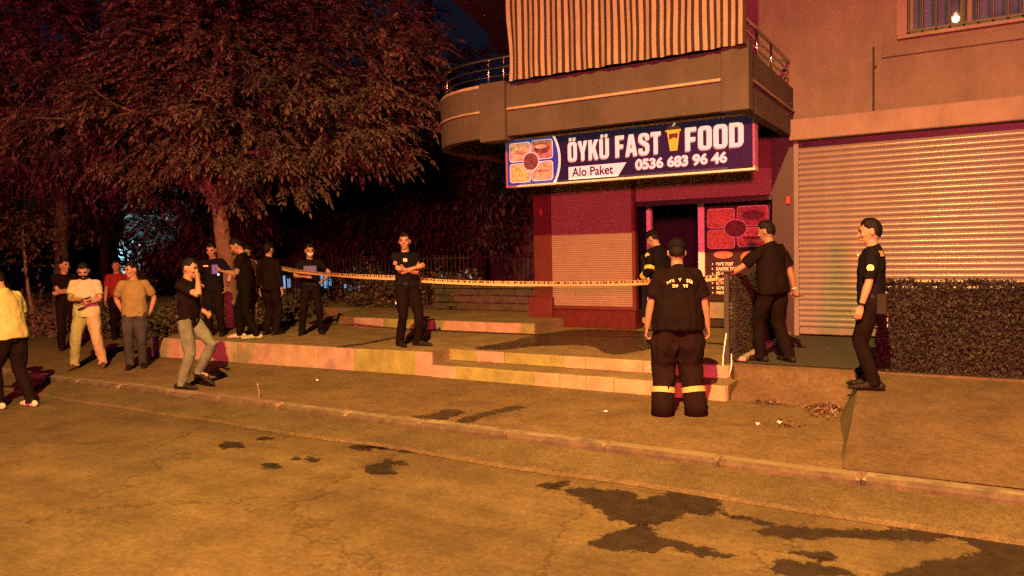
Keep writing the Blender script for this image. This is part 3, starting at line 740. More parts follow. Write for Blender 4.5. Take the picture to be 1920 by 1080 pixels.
def tree(name, loc, label, trunk_h, rad, lean, crown, n_clump, per, lw, mat_l, mat_b, seed, leaflets=9, L=(.3, .55), group=None, depth=3, cat='tree', hollow=.55):
    """crown: list of (centre, radii) ellipsoids relative to the base"""
    global NR
    NR = np.random.default_rng(seed); rs_ = random.Random(seed)
    t = empty(name, loc); tag(t, label, cat, group)
    mb = MB(); tips = []
    d0 = Vector((lean[0], lean[1], 1)).normalized()
    pts = [d0*trunk_h*k/6+Vector((.03*math.sin(k*1.7), .03*math.cos(k*2.1), 0))*(k > 0) for k in range(7)]
    mb.tube([Vector((0, 0, -.15))]+pts, [rad*1.35]+[rad*(1.18 if k == 0 else 1-.25*k/6) for k in range(7)], 12)
    for k in range(4):
        a = k*1.6+rs_.uniform(0, .8)
        branch_tree(mb, pts[-1], (Vector((math.cos(a)*.7, math.sin(a)*.7, .9))).normalized(), trunk_h*.62, rad*.55, depth-1, tips, rs_)
    mb.build('trunk', mat_b, t, True)
    cs = []
    tot = sum(r[0]*r[1]*r[2] for c, r in crown)
    for c, r in crown:
        m_ = max(3, int(n_clump*r[0]*r[1]*r[2]/tot))
        u = unit(NR.normal(size=(m_, 3))); q = NR.uniform(hollow**3, 1, size=(m_, 1))**(1/3)
        cs.append(np.array(c)+u*q*np.array(r))
    cs.append(np.array([tuple(q) for q in tips])+NR.normal(size=(len(tips), 3))*.12)
    C = np.concatenate(cs)
    axis = np.array([0, 0, float(np.mean([c[2] for c, r in crown]))])
    PP, DD, LL = [], [], []
    for c in C:
        s_ = NR.uniform(.12, .28); k = int(per*(.5+s_*2))
        p = c+NR.normal(size=(k, 3))*np.array([s_, s_, s_*.62])
        o = unit(p-c+.55*(c-axis)/max(.5, np.linalg.norm(c-axis))+NR.normal(size=(k, 3))*.3)
        o[:, 2] -= .25
        PP.append(p); DD.append(unit(o)); LL.append(NR.uniform(*L, size=k))
    P, A, B = compound(np.concatenate(PP), np.concatenate(DD), np.concatenate(LL), leaflets, lw)
    link('crown', quads(P, A, B, 'crown', mat_l), t)
    return t
tree('street_tree', (-12.35, 9.9, .12), 'large broad tree with drooping leaf clusters, its trunk behind the bystanders', 2.7, .19, (-.14, -.02),
     [((.2, -.2, 4.9), (2.5, 2.2, 1.8)), ((2.5, .2, 5.0), (2.0, 1.8, 1.9)), ((-2.2, -.1, 4.2), (1.9, 1.7, 1.2)), ((.8, -.3, 6.8), (2.9, 2.3, 1.6)), ((1.7, -.2, 3.25), (1.5, 1.1, .6)), ((-.8, -.4, 3.15), (1.0, .9, .45)), ((3.2, .3, 3.8), (1.1, 1.1, .7))],
     300, 50, .046, M['leaf'], M['bark'], 3, 9, (.20, .36), 'trees behind the crowd')
tree('street_tree', (-18.3, 9.6, .12), 'dark tree at the left edge reaching over the frame top', 3.2, .17, (.03, .05),
     [((.2, 0, 5.4), (3.0, 2.4, 2.3)), ((2.0, .3, 7.2), (2.8, 2.2, 1.8)), ((-2.4, .2, 6.0), (2.4, 2.0, 2.2)), ((1.5, .0, 4.2), (1.6, 1.5, .9))],
     180, 40, .046, M['leaf'], M['darkbark'], 8, 9, (.20, .36), 'trees behind the crowd')
# darker trees further back, masking the sky
bt = [((-27, 17, .0), 4.0, 'tall dark tree far behind the left bystanders', 21, 9.5), ((-23.5, 20, .0), 4.2, 'dense dark tree behind the crown of the street tree', 22, 10.0),
      ((-27.5, 23, .0), 4.6, 'very tall dark tree behind the crowns at top left', 27, 14.5), ((-34, 20, .0), 4.6, 'very tall dark tree at the far left horizon', 28, 14.0), ((-22, 27, .0), 4.4, 'tall dark tree behind the right side of the street tree', 29, 12.0),
      ((-18.8, 21.5, .0), 2.5, 'dark tree between the street tree and the balcony', 23, 4.6), ((-13.6, 20.5, .0), 3.0, 'dark round tree left of the building corner', 24, 6.6), ((-31, 13, .0), 4.0, 'dark tree at the far left beyond the thin sapling', 25, 9.5), ((-21, 15.5, .0), 2.6, 'low dark tree behind the masked officer', 26, 5.4)]
for loc, r, lab, sd, h in bt:
    tree('garden_tree', loc, lab, h*.38, .2, (random.Random(sd).uniform(-.06, .06), .03),
         [((0, 0, h*.62), (r*.95, r*.85, h*.30)), ((r*.3, 0, h*.84), (r*.62, r*.6, h*.22)), ((-r*.45, .2, h*.45), (r*.7, r*.7, h*.20))],
         95, 22, .10, M['leaf_dark'], M['darkbark'], sd, 7, (.4, .8), 'dark trees at the back of the garden', depth=2, hollow=.3)
# thin leaning sapling at the far left
sp = empty('sapling', (-17.6, 8.7, .12)); tag(sp, 'thin pale leaning sapling trunk behind the yellow shirt man', 'sapling')
sb = MB(); sb.tube([(0, 0, -.05), (-.12, .02, .5), (-.30, .05, 1.0), (-.42, .08, 1.5), (-.5, .1, 2.4)], [.05, .042, .036, .03, .015], 8); sb.tube([(-.36, .06, 1.2), (-.2, 0, 1.8)], [.02, .008], 6)
sb.build('trunk', M['bark'], sp, True)
NR = np.random.default_rng(77); n = 160
p = np.array([-.5, .1, 2.4])+NR.normal(size=(n, 3))*np.array([.5, .5, .4]); d = unit(NR.normal(size=(n, 3))+np.array([0, 0, -.3]))
P, A, B = compound(p, d, NR.uniform(.25, .4, n), 7, .05)
link('crown', quads(P, A, B, 'crown', M['leaf_dark']), sp)

def bush(name, loc, size, n, lw, m, label, seed, group=None):
    rg = np.random.default_rng(seed); t = empty(name, loc); tag(t, label, 'bush', group)
    u = unit(rg.normal(size=(n, 3))); u[:, 2] = np.abs(u[:, 2]); q = rg.uniform(.35, 1, (n, 1))**.5
    bumps = 1+.22*np.sin(u[:, :1]*7+seed)+.18*np.sin(u[:, 1:2]*9+seed*2)
    P = u*q*bumps*np.array(size); A = unit(u+rg.normal(size=(n, 3))*.6)*lw*rg.uniform(.7, 1.4, (n, 1)); B = unit(np.cross(A, rg.normal(size=(n, 3))))*lw*.32
    link('foliage', quads(P, A, B, 'foliage', m), t)
    mb = MB()
    rs_ = random.Random(seed)
    for k in range(5):
        a = rs_.uniform(0, 6.28); mb.tube([(0, 0, -.05), (math.cos(a)*size[0]*.3, math.sin(a)*size[1]*.3, size[2]*.4), (math.cos(a)*size[0]*.55, math.sin(a)*size[1]*.55, size[2]*.75)], [.03, .02, .008], 6)
    mb.build('stem', M['darkbark'], t)
for k, (x_, y_, s_, lab) in enumerate([(-15.6, 9.6, (1.2, .8, .75), 'low brown shrub behind the dark clothed bystander'), (-17.0, 9.2, (1.0, .8, .6), 'low shrub at the foot of the leaning sapling'), (-14.1, 10.4, (1.1, .8, .85), 'shrub behind the red shirted bystander'),
        (-12.7, 11.6, (1.1, .7, .8), 'shrub beside the big tree trunk'), (-19.8, 9.4, (1.4, 1.0, .8), 'shrub at the far left edge behind the sapling')]):
    bush('shrub', (x_, y_, .1), s_, 1500, .10, M['leaf'], lab, 40+k, 'shrubs along the sidewalk')
for k, (x_, y_, s_, lab) in enumerate([(-10.9, 12.6, (.9, .6, .75), 'dark clipped bush left of the raised kerb'), (-9.9, 12.9, (.9, .6, .8), 'dark bush on the raised level behind the tape'), (-8.9, 12.7, (.6, .5, .7), 'small dark bush directly behind the arms crossed officer'), (-12.2, 13.4, (1.0, .7, .9), 'dark bush behind the masked officer')]):
    bush('garden_bush', (x_, y_, .58), s_, 1500, .07, M['leaf_dark'], lab, 60+k, 'bushes on the raised level')
# garden railing with single bars
fe = empty('garden_fence', (-18, 13.9, .6)); tag(fe, 'dark iron garden fence of upright bars behind the crowd', 'fence')
fb = MB().bbox(-.009, .009, -.009, .009, 0, 1.05, .003).mesh('bar'); fb.materials.append(M['iron'])
for k in range(96): link('bar', fb, fe, (.0+k*.115, 0, .05))
for z_ in (.15, 1.0): MB().bbox(-.05, 11.0, -.02, -.0095, z_, z_+.04, .004).build('rail', M['iron'], fe)
pm = MB().bbox(-.035, .035, -.05, .03, 0, 1.22, .008).mesh('post'); pm.materials.append(M['iron'])
for k in range(6): link('post', pm, fe, (k*2.2-.03, 0, -.02))
# low rubble wall next to the shop
lw_ = empty('low_stone_wall', (-9.2, 12.2, .60)); tag(lw_, 'low rough stone wall left of the red shop pier', 'wall')
rs_ = random.Random(4); MB().box(0, 2.78, .05, .28, 0, .42).build('core', M['joint'], lw_)
for row in range(3):
    x = 0
    while x < 2.74:
        l = min(rs_.uniform(.22, .42), 2.78-x); h_ = .145
        mb = MB().bbox(x+.008, x+l-.008, rs_.uniform(-.012, .012), .045, row*h_+.006, row*h_+h_-.006, .018)
        mb.v = [(a+rs_.uniform(-.006, .006), b+rs_.uniform(-.006, .006), c) for a, b, c in mb.v]
        mb.build('stone', M['stone'], lw_); x += l
MB().bbox(-.02, 2.8, -.03, .30, .437, .49, .01).build('coping', M['stone'], lw_)
MB().bbox(2.81, 2.83, -.0, .02, .0, .02, .002)

# artificial ivy fence right of the terrace entrance
def leaf_panel(name, loc, rz, w, h, t, n, lw, m, label, seed, wavy=.02, top=.0):
    rg = np.random.default_rng(seed); o = empty(name, loc, rz); tag(o, label, 'hedge')
    hz = h-.035-top; he = hz-top*2.5*max(0, w-1.0); pf = [(.02, .01), (w-.02, .01), (w-.02, he), (min(1.0, w-.03), hz), (.02, hz)]
    MB().add([(a, t*.25, b) for a, b in pf]+[(a, t*.75, b) for a, b in pf], [(0, 1, 2, 3, 4), (9, 8, 7, 6, 5)]+[(i, 5+i, 5+(i+1) % 5, (i+1) % 5) for i in range(5)]).build('backing', M['carpet'], o)
    nf = int(n*.86); nt = n-nf
    fx = rg.uniform(0, w, nf); fz = rg.uniform(0, h, nf); side = rg.integers(0, 5, nf) == 0
    Pf = np.stack([fx, np.where(side, t, 0)+rg.normal(0, wavy, nf), fz], 1)
    tx = rg.uniform(0, w, nt); drop_ = lambda q: top*2.5*np.maximum(0, q-1.0)
    Pt = np.stack([tx, rg.uniform(0, t, nt), h+rg.normal(0, wavy*1.2, nt)+top*(np.sin(tx*9)+.7*np.sin(tx*23+1))-drop_(tx)], 1)
    Pf[:, 2] = np.minimum(Pf[:, 2], h-drop_(Pf[:, 0]))
    P = np.concatenate([Pf, Pt])
    # ends
    ne = int(n*.06); Pe = np.stack([np.where(rg.integers(0, 2, ne) == 0, 0, w)+rg.normal(0, wavy, ne), rg.uniform(0, t, ne), rg.uniform(0, h, ne)], 1)
    P = np.concatenate([P, Pe]); n = len(P)
    dirn = np.where((np.arange(n) < nf)[:, None], np.stack([np.zeros(n), np.where(np.concatenate([side, np.zeros(n-nf, bool)]), 1, -1), np.zeros(n)], 1), np.array([0, 0, 1.0]))
    A = unit(dirn*.7+rg.normal(size=(n, 3))*.65+np.array([0, 0, -.15]))*lw*rg.uniform(.7, 1.35, (n, 1)); B = unit(np.cross(A, rg.normal(size=(n, 3))))*lw*.42
    link('foliage', quads(P, A, B, 'foliage', m), o); return o
leaf_panel('ivy_hedge', (-.72, 8.56, .43), 0, 5.2, .90, .15, 36000, .031, M['ivy'], 'dark artificial ivy hedge panel along the terrace, right of the officer', 31, .015, .010)
leaf_panel('hedge_screen', (-2.16, 8.50, .46), R(90), 2.75, .98, .07, 26000, .017, M['ivy_dark'], 'dark green artificial hedge screen between the shop and the big shutter', 32, .005)
tag(MB().bbox(-2.19, -2.07, 8.55, 11.2, .452, .50, .01).build('screen_plinth', M['trim']), 'pale stone strip under the dark green hedge screen', 'plinth')
# steel post at the end of the screen, cable hanging from it
ps = empty('steel_post', (-2.24, 8.40, .44)); tag(ps, 'slim grey metal post at the corner of the steps', 'post')
MB().bbox(-.028, .028, -.028, .028, 0, 1.03, .004).build('shaft', mat('grey_post_paint', (.020, .018, .015), .8, .2), ps)
MB().bbox(-.07, .07, -.06, .06, 1.031, 1.05, .004).build('top_plate', mat('grey_plate_paint', (.03, .027, .022), .8, .2), ps)
MB().tube([(.0, -.035, .35), (-.03, -.06, .1), (-.02, -.115, -.06), (.05, -.12, -.13), (.075, -.12, -.02), (.06, -.05, .12)], .007, 6).build('cable', M['white'], ps, True)

# ================================================================== barrier tape
def tape_mat():
    m = bpy.data.materials.new('yellow_barrier_tape'); m.use_nodes = True; N = m.node_tree.nodes; L = m.node_tree.links; p = N['Principled BSDF']
    uv = N.new('ShaderNodeUVMap'); sx = N.new('ShaderNodeSeparateXYZ'); L.new(uv.outputs[0], sx.inputs[0])
    no = N.new('ShaderNodeTexNoise'); no.noise_dimensions = '1D'; no.inputs['Scale'].default_value = 34; no.inputs['Detail'].default_value = 2; L.new(sx.outputs[0], no.inputs['W'])
    g = N.new('ShaderNodeMath'); g.operation = 'GREATER_THAN'; g.inputs[1].default_value = .49; L.new(no.outputs['Fac'], g.inputs[0])
    h1 = N.new('ShaderNodeMath'); h1.operation = 'GREATER_THAN'; h1.inputs[1].default_value = .48; L.new(sx.outputs[1], h1.inputs[0])
    h2 = N.new('ShaderNodeMath'); h2.operation = 'LESS_THAN'; h2.inputs[1].default_value = .93; L.new(sx.outputs[1], h2.inputs[0])
    a = N.new('ShaderNodeMath'); a.operation = 'MULTIPLY'; L.new(g.outputs[0], a.inputs[0]); L.new(h1.outputs[0], a.inputs[1])
    b = N.new('ShaderNodeMath'); b.operation = 'MULTIPLY'; L.new(a.outputs[0], b.inputs[0]); L.new(h2.outputs[0], b.inputs[1])
    x = N.new('ShaderNodeMix'); x.data_type = 'RGBA'; L.new(b.outputs[0], x.inputs[0]); x.inputs[6].default_value = (.40, .32, .17, 1); x.inputs[7].default_value = (.03, .02, .015, 1)
    L.new(x.outputs[2], p.inputs['Base Color']); p.inputs['Roughness'].default_value = .35
    return m
M['tape'] = tape_mat()
def ribbon(pts, w, name, m, sag=.0, tw=0.0):
    P = [Vector(p) for p in pts]; vs_, fs_, uvs = [], [], []; s = 0; prev = None; j = 0
    for i in range(len(P)-1):
        for k in range(16 if i < len(P)-2 else 17):
            t = k/16; p = P[i].lerp(P[i+1], t)-Vector((0, 0, 1))*sag*4*t*(1-t)*(P[i+1]-P[i]).length
            a = tw*math.sin(s*1.3)+.25*math.sin(s*3.1)*tw
            if prev is not None: s += (p-prev).length
            prev = p
            d = (P[i+1]-P[i]).normalized(); nn = Vector((-d.y, d.x, 0))
            h = (Vector((0, 0, 1))*math.cos(a)+nn*math.sin(a))*w/2
            vs_ += [tuple(p-h), tuple(p+h)]; uvs += [(s, 0), (s, 1)]
            if j: fs_.append((2*j-2, 2*j, 2*j+1, 2*j-1))
            j += 1
    o = MB().add(vs_, fs_).build(name, m, None, True)
    ul = o.data.uv_layers.new(name='UVMap')
    for lp in o.data.loops: ul.data[lp.index].uv = uvs[lp.vertex_index]
    return o
tp = ribbon([(-12.2, 9.74, 1.78), (-9.2, 8.62, 1.505), (-8.84, 8.72, 1.467), (-7.16, 8.62, 1.402), (-6.36, 8.66, 1.346), (-4.87, 8.80, 1.313), (-3.50, 9.0, 1.321), (-2.24, 8.43, 1.42)], .068, 'barrier_tape', M['tape'], .006, .5)
tag(tp, 'yellow and black police barrier tape stretched across the shop front', 'tape')

# ================================================================== wet patches and litter
def wet_mat(name, c):
    """dark wet film whose rim breaks up; 'wet' holds metres inside the outline"""
    m = mat(name, c, .5, .35, 9, .5, 140, spec=.3); N = m.node_tree.nodes; L = m.node_tree.links; p = N['Principled BSDF']
    at = N.new('ShaderNodeAttribute'); at.attribute_name = 'wet'
    g = N.new('ShaderNodeNewGeometry'); n1 = N.new('ShaderNodeTexNoise'); n1.inputs['Scale'].default_value = 10; n1.inputs['Detail'].default_value = 7; n1.inputs['Roughness'].default_value = .72
    L.new(g.outputs['Position'], n1.inputs['Vector'])
    k = N.new('ShaderNodeMath'); k.operation = 'MULTIPLY_ADD'; k.inputs[1].default_value = .30; k.inputs[2].default_value = -.155; L.new(n1.outputs['Fac'], k.inputs[0])
    ad = N.new('ShaderNodeMath'); ad.operation = 'ADD'; L.new(at.outputs['Fac'], ad.inputs[0]); L.new(k.outputs[0], ad.inputs[1])
    mr = N.new('ShaderNodeMapRange'); mr.interpolation_type = 'SMOOTHSTEP'; mr.inputs[1].default_value = -.022; mr.inputs[2].default_value = .022; mr.inputs[4].default_value = .90; L.new(ad.outputs[0], mr.inputs[0])
    L.new(mr.outputs[0], p.inputs['Alpha'])
    return m
M['wet'] = wet_mat('wet_asphalt', (.020, .016, .012))
M['wet2'] = wet_mat('wet_concrete', (.030, .023, .017)); M['wet2'].node_tree.nodes['Principled BSDF'].inputs['Roughness'].default_value = .28
def puddle(poly, z, m, label, seed, jag=.0, step=.03, group=None):
    P = []; n_ = len(poly)
    for i in range(n_):
        p0, a, b, p3 = [np.array(poly[(i+q) % n_]) for q in (-1, 0, 1, 2)]
        P += [.5*(2*a+(b-p0)*t+(2*p0-5*a+4*b-p3)*t*t+(3*a-p0-3*b+p3)*t**3) for t in (0, .25, .5, .75)]
    P = np.array(P); x0, y0 = P.min(0)-.09; x1, y1 = P.max(0)+.09
    nx = max(4, int((x1-x0)/step)); ny = max(4, int((y1-y0)/step))
    X, Y = np.meshgrid(np.linspace(x0, x1, nx+1), np.linspace(y0, y1, ny+1)); Q = np.stack([X.ravel(), Y.ravel()], 1)
    d = np.full(len(Q), 1e9); ins = np.zeros(len(Q), bool)
    for i in range(len(P)):
        a, b = P[i], P[(i+1) % len(P)]; ab = b-a
        t = np.clip(((Q-a)@ab)/(ab@ab+1e-12), 0, 1); d = np.minimum(d, np.linalg.norm(Q-(a+t[:, None]*ab), axis=1))
        c = (a[1] > Q[:, 1]) != (b[1] > Q[:, 1]); ins ^= c & (Q[:, 0] < (b[0]-a[0])*(Q[:, 1]-a[1])/(b[1]-a[1]+1e-12)+a[0])
    sd = np.where(ins, d, -d)
    V = np.concatenate([Q, np.full((len(Q), 1), z)], 1); idx = np.arange(len(Q)).reshape(ny+1, nx+1)
    F = np.stack([idx[:-1, :-1], idx[:-1, 1:], idx[1:, 1:], idx[1:, :-1]], -1).reshape(-1, 4)
    F = F[(sd[F] > -.07).any(1)]
    u, inv = np.unique(F, return_inverse=True)
    me = poly_mesh(V[u], inv.reshape(-1, 4), 'puddle', m)
    at = me.attributes.new('wet', 'FLOAT', 'POINT'); at.data.foreach_set('value', sd[u].astype(np.float32))
    return tag(link('puddle', me), label, 'puddle', group)
wets = [([(-2.50,4.88),(-2.05,5.01),(-1.93,4.90),(-1.83,5.02),(-1.77,5.15),(-1.57,5.22),(-1.45,5.15),(-1.38,4.94),(-1.39,4.79),(-1.54,4.78),(-1.58,4.65),(-1.63,4.49),(-1.76,4.42),(-1.93,4.43),(-2.12,4.56),(-2.19,4.65),(-2.40,4.75)], 'largest dark wet stain on the road, winged in shape'),
 ([(-1.74,4.40),(-1.63,4.43),(-1.56,4.29),(-1.38,4.27),(-1.18,4.22),(-1.10,4.20),(-1.21,4.13),(-1.44,4.15),(-1.49,4.11),(-1.59,4.02),(-1.74,3.98),(-1.91,3.96),(-1.88,4.11),(-1.87,4.21)], 'wet stain with a pointed tail just below the largest stain'),
 ([(-2.72,4.84),(-2.60,5.02),(-2.52,4.91),(-2.57,4.78)], 'small wet spot left of the largest stain'),
 ([(-1.36,4.86),(-1.11,4.86),(-1.00,4.81),(-0.67,4.91),(-0.44,5.00),(-0.28,5.12),(0.01,5.17),(-0.02,5.08),(-0.20,4.93),(-0.42,4.86),(-0.65,4.75),(-0.87,4.61),(-1.09,4.63),(-1.04,4.75)], 'long thin wet streak running towards the right frame edge'),
 ([(-0.02,5.17),(0.18,5.53),(0.36,5.65),(0.9,5.62),(1.5,4.71),(1.2,4.0),(.5,3.9),(0.01,4.37),(-0.33,4.30),(-0.19,4.56),(-0.04,4.74),(0.11,4.92),(0.04,5.01)], 'broad dark wet area in the lower right corner'),
 ([(-0.88,4.23),(-0.81,4.31),(-0.59,4.33),(-0.48,4.27),(-0.72,4.09),(-0.83,4.11)], 'wet patch at the bottom edge left of the corner wet area'),
 ([(-0.83,4.43),(-0.67,4.51),(-0.57,4.46),(-0.68,4.37)], 'small wet spot between the long streak and the bottom edge'),
 ([(-4.21,4.55),(-4.22,4.76),(-3.97,4.67),(-3.87,4.56),(-4.03,4.48)], 'compact dark spot alone in the middle of the road'),
 ([(-5.11,4.25),(-5.05,4.34),(-4.87,4.30),(-4.94,4.19)], 'leftmost of the three little road spots'),
 ([(-4.98,4.49),(-5.00,4.59),(-4.90,4.53)], 'smallest of the three little road spots'),
 ([(-4.87,4.54),(-4.90,4.66),(-4.75,4.60),(-4.74,4.50)], 'rightmost of the three little road spots')]
for k, (pl, lab) in enumerate(wets): puddle(pl, .004, M['wet'], lab, k)
puddle([(-5.26,5.21),(-5.21,5.40),(-4.93,5.40),(-4.78,5.58),(-4.45,5.55),(-4.51,5.40),(-4.52,5.22),(-4.83,5.31),(-5.05,5.20)], .024, M['wet'], 'ragged wet patch in the gutter at the kerb', 20)
puddle([(-4.76,5.86),(-4.62,5.98),(-4.62,6.28),(-4.38,6.28),(-4.35,6.0),(-4.36,5.88)], ZW+.004, M['wet2'], 'dark wet patch on the sidewalk above the kerb, left one', 21)
puddle([(-4.21,5.88),(-4.19,6.28),(-4.07,6.71),(-3.90,6.70),(-4.05,6.27),(-4.03,5.90)], ZW+.004, M['wet2'], 'narrow wet streak on the sidewalk above the kerb, right one', 22)
puddle([(-5.72,8.45),(-5.62,9.31),(-5.70,10.25),(-5.25,11.09),(-4.20,11.12),(-3.3,9.8),(-3.48,9.21),(-3.71,8.59),(-4.39,9.26),(-5.03,8.90),(-5.28,8.45)], ZP+.004, M['wet2'], 'wide wet patch on the platform before the shop door', 23)
puddle([(-7.70,7.95),(-7.62,8.44),(-7.73,9.26),(-7.60,9.2),(-7.50,8.45),(-7.55,7.95)], ZP+.004, M['wet2'], 'thin wet trail on the platform left of the arms crossed officer', 24)
rs_ = random.Random(12)
for k in range(9):     # splashes scattered round the gutter patch
    cx_, cy_ = -5.9+rs_.uniform(0, 2.6), 4.55+rs_.uniform(0, .75); r_ = rs_.uniform(.05, .13)
    puddle([(cx_+r_*1.6*math.cos(a)*rs_.uniform(.6, 1.2), cy_+r_*math.sin(a)*rs_.uniform(.6, 1.2)) for a in np.linspace(0, 5.6, 8)], .0075, M['wet'], ['faint wet splash nearest the left gutter', 'wet splash just left of the ragged gutter patch', 'small splash above the three little road spots', 'wet splash directly below the ragged gutter patch', 'tiny splash right of the compact dark spot', 'small splash left of the three little road spots', 'wet splash between the gutter patch and the compact dark spot', 'oval splash below the sidewalk wet streak', 'last small splash towards the largest stain'][k], 40+k, group='small splashes scattered on the road')
# dry leaves swept into the corner by the ramp
rg = np.random.default_rng(9)
def litter(n, c, s, h, name, label, z0=ZW, lw=.038):
    P = np.stack([rg.normal(c[0], s[0], n), rg.normal(c[1], s[1], n), np.zeros(n)], 1)
    P[:, 0] = np.minimum(P[:, 0], -1.0)
    e = np.exp(-(((P[:, 0]-c[0])/s[0])**2+((P[:, 1]-c[1])/s[1])**2)*.5)
    P[:, 2] = z0+.01+h*e*rg.uniform(0, 1, n)
    A = unit(rg.normal(size=(n, 3))*np.array([1, 1, .55]))*lw*rg.uniform(.6, 1.5, (n, 1)); B = unit(np.cross(A, rg.normal(size=(n, 3))))*lw*.4
    P -= A*.5; P[:, 2] = np.maximum(P[:, 2], z0+.012+np.maximum(0, -A[:, 2]))
    o = link(name, quads(P, A, B, name, M['dry'])); tag(o, label, 'leaves', kind='stuff')
litter(200, (-1.13, 7.82), (.09, .17), .07, 'leaf_litter', 'heap of dry brown leaves against the concrete ramp')
litter(26, (-1.32, 7.05), (.07, .05), .02, 'leaf_litter', 'few dry leaves lying on the sidewalk')
litter(40, (-1.72, 7.92), (.09, .05), .03, 'leaf_litter', 'dry leaves below the broken concrete step')
for k, (x_, y_, z_, lab) in enumerate([(-1.30, 7.72, ZW, 'scrap of pale paper beside the dry leaf heap'), (-1.42, 7.10, ZW, 'small white paper scrap in mid sidewalk right of the fireman'), (-1.58, 6.95, ZW, 'small white paper scrap nearest the fireman'), (-3.05, 6.85, ZW, 'white scrap on the sidewalk left of the fireman'), (-7.22, 7.0, ZW, 'tiny white scrap below the long platform face'), (-.92, 5.33, .02, 'pale pebble in the gutter')][1:]):
    k += 1
    mb = MB().ball((0, 0, .012), (.024, .016, .008), nu=7, nv=5); rs_ = random.Random(k)
    mb.v = [(a+rs_.uniform(-.008, .008), b+rs_.uniform(-.008, .008), max(0.001, c+rs_.uniform(-.004, .006))) for a, b, c in mb.v]
    tag(mb.build('paper_scrap' if k < 5 else 'pebble', M['white'] if k < 5 else M['stone'], loc=(x_, y_, z_)), lab, 'litter')
# withered stalk standing at the kerb
wd = empty('dry_weed', (-7.02, YK+.20, ZW)); tag(wd, 'small pale dry weed standing at the kerb', 'weed')
MB().tube([(0, 0, 0), (.01, 0, .08), (-.01, 0, .15)], [.004, .004, .003], 6).build('stalk', M['trim'], wd)
mb = MB(); [mb.tube([(-.01, 0, .14), (-.01+.016*math.cos(a), .016*math.sin(a), .165)], [.006, .003], 5) for a in (0, 1.2, 2.4, 3.6, 4.9)]; mb.build('seed_head', M['trim'], wd)

# ================================================================== far lights and dark houses
M['winlit'] = mat('cold_lit_window', (.4, .5, .6), .5, .1, emit=(.28, .62, 1.0), estr=.22)
M['lamp_cyan'] = mat('cold_floodlight', (.4, .5, .6), .5, .1, emit=(.22, .75, 1.0), estr=.40)
M['far'] = mat('far_house_wall', (.10, .09, .09), .9, .2, 2)
fh = empty('far_house', (-20, 24, .0)); tag(fh, 'far dark house with cold lit windows behind the garden fence', 'house')
MB().box(-12, 8.5, 0, 8, 0, 3.6).build('wall', M['far'], fh); MB().box(-12.3, 8.8, -.4, 8.4, 3.601, 3.8).build('roof', M['dark'], fh)
for x0, x1, z0, z1 in [(-7.23, -7.02, 0.26, 0.85), (-6.94, -6.78, 0.31, 0.78), (-6.7, -6.49, 0.24, 0.83), (-6.38, -6.22, 0.29, 0.7), (-4.33, -4.17, 0.37, 0.9), (-4.07, -3.88, 0.28, 0.94), (-3.78, -3.66, 0.38, 0.8), (-2.89, -2.73, 0.29, 0.45), (-2.62, -2.46, 0.15, 0.41), (-2.34, -2.18, 0.15, 0.39), (-2.07, -1.94, 0.18, 0.39), (-1.8, -1.67, 0.18, 0.41), (-2.95, -2.72, 1.15, 1.35), (-2.24, -1.69, 1.14, 1.34), (-1.67, -1.61, 0.95, 1.14), (-0.84, -0.69, 0.41, 1.08), (1.93, 2.05, 0.79, 1.01), (2.19, 2.26, 0.74, 0.87), (2.33, 2.43, 0.74, 0.87), (3.18, 3.26, 0.7, 0.87), (3.51, 3.56, 0.91, 1.06), (3.6, 3.66, 0.7, 0.83), (3.7, 3.78, 0.7, 0.8)]:
    MB().bbox(x0, x1, -.03, -.002, z0, z1, .004).build('window', M['winlit'], fh)
fl = empty('floodlight', (-19.75, 11.55, .1)); tag(fl, 'small cold floodlight on the ground lighting a shrub blue', 'floodlight')
MB().tube([(0, 0, 0), (0, 0, .62)], .025, 8).build('stand', M['iron'], fl)
MB().bbox(-.12, .12, -.10, -.02, .62, .80, .015).build('housing', M['iron'], fl); MB().bbox(-.10, .10, -.018, -.012, .64, .78, .002).build('lens', M['lamp_cyan'], fl)
fs = lamp('floodlight_beam', 'SPOT', (-19.75, 11.6, .82), 560, (.25, .72, 1.0), .05, spot_size=R(36), spot_blend=.4)
fs.rotation_euler = (Vector((-20.15, 12.6, 1.85))-fs.location).to_track_quat('-Z', 'Y').to_euler()
bush('garden_bush', (-20.15, 12.6, .1), (.60, .40, 1.85), 900, .11, M['leaf'], 'shrub lit cold blue behind the red shirted bystander', 90)
# tall straight dark pole left of the balcony
tl = empty('utility_pole', (-16.1, 21.5, .0)); tag(tl, 'tall dark utility pole rising left of the balcony', 'pole')
MB().tube([(0, 0, 0), (0, 0, 14)], [.20, .15], 12).build('shaft', M['iron'], tl, True); MB().box(-.9, .9, -.22, -.16, 13.2, 13.32).build('cross_arm', M['iron'], tl)

# ================================================================== street lamp behind the photographer
sl = empty('street_lamp', (-.15, -4.2, 0)); tag(sl, 'tall sodium street lamp on a steel pole over the road', 'street lamp')
M['galv'] = mat('galvanised_steel', (.35, .34, .32), .45, .15, 4, metal=.8)
mb = MB(); mb.tube([(0, 0, 0), (0, 0, 7.6)], [.09, .06], 12); mb.build('pole', M['galv'], sl, True)
MB().tube([(0, 0, 7.55), (0, .3, 8.0), (0, 1.0, 8.18), (0, 1.75, 8.2)], [.05, .045, .04, .04], 10).build('arm', M['galv'], sl, True)
MB().bbox(-.17, .17, 1.75, 2.5, 8.10, 8.28, .05).build('head', M['galv'], sl)
M['sodium'] = mat('sodium_lens', (.8, .6, .3), .3, .05, emit=(1.0, .62, .25), estr=5)
MB().bbox(-.04, .04, 1.70, 2.50, 8.075, 8.098, .008).build('lens', M['sodium'], sl)

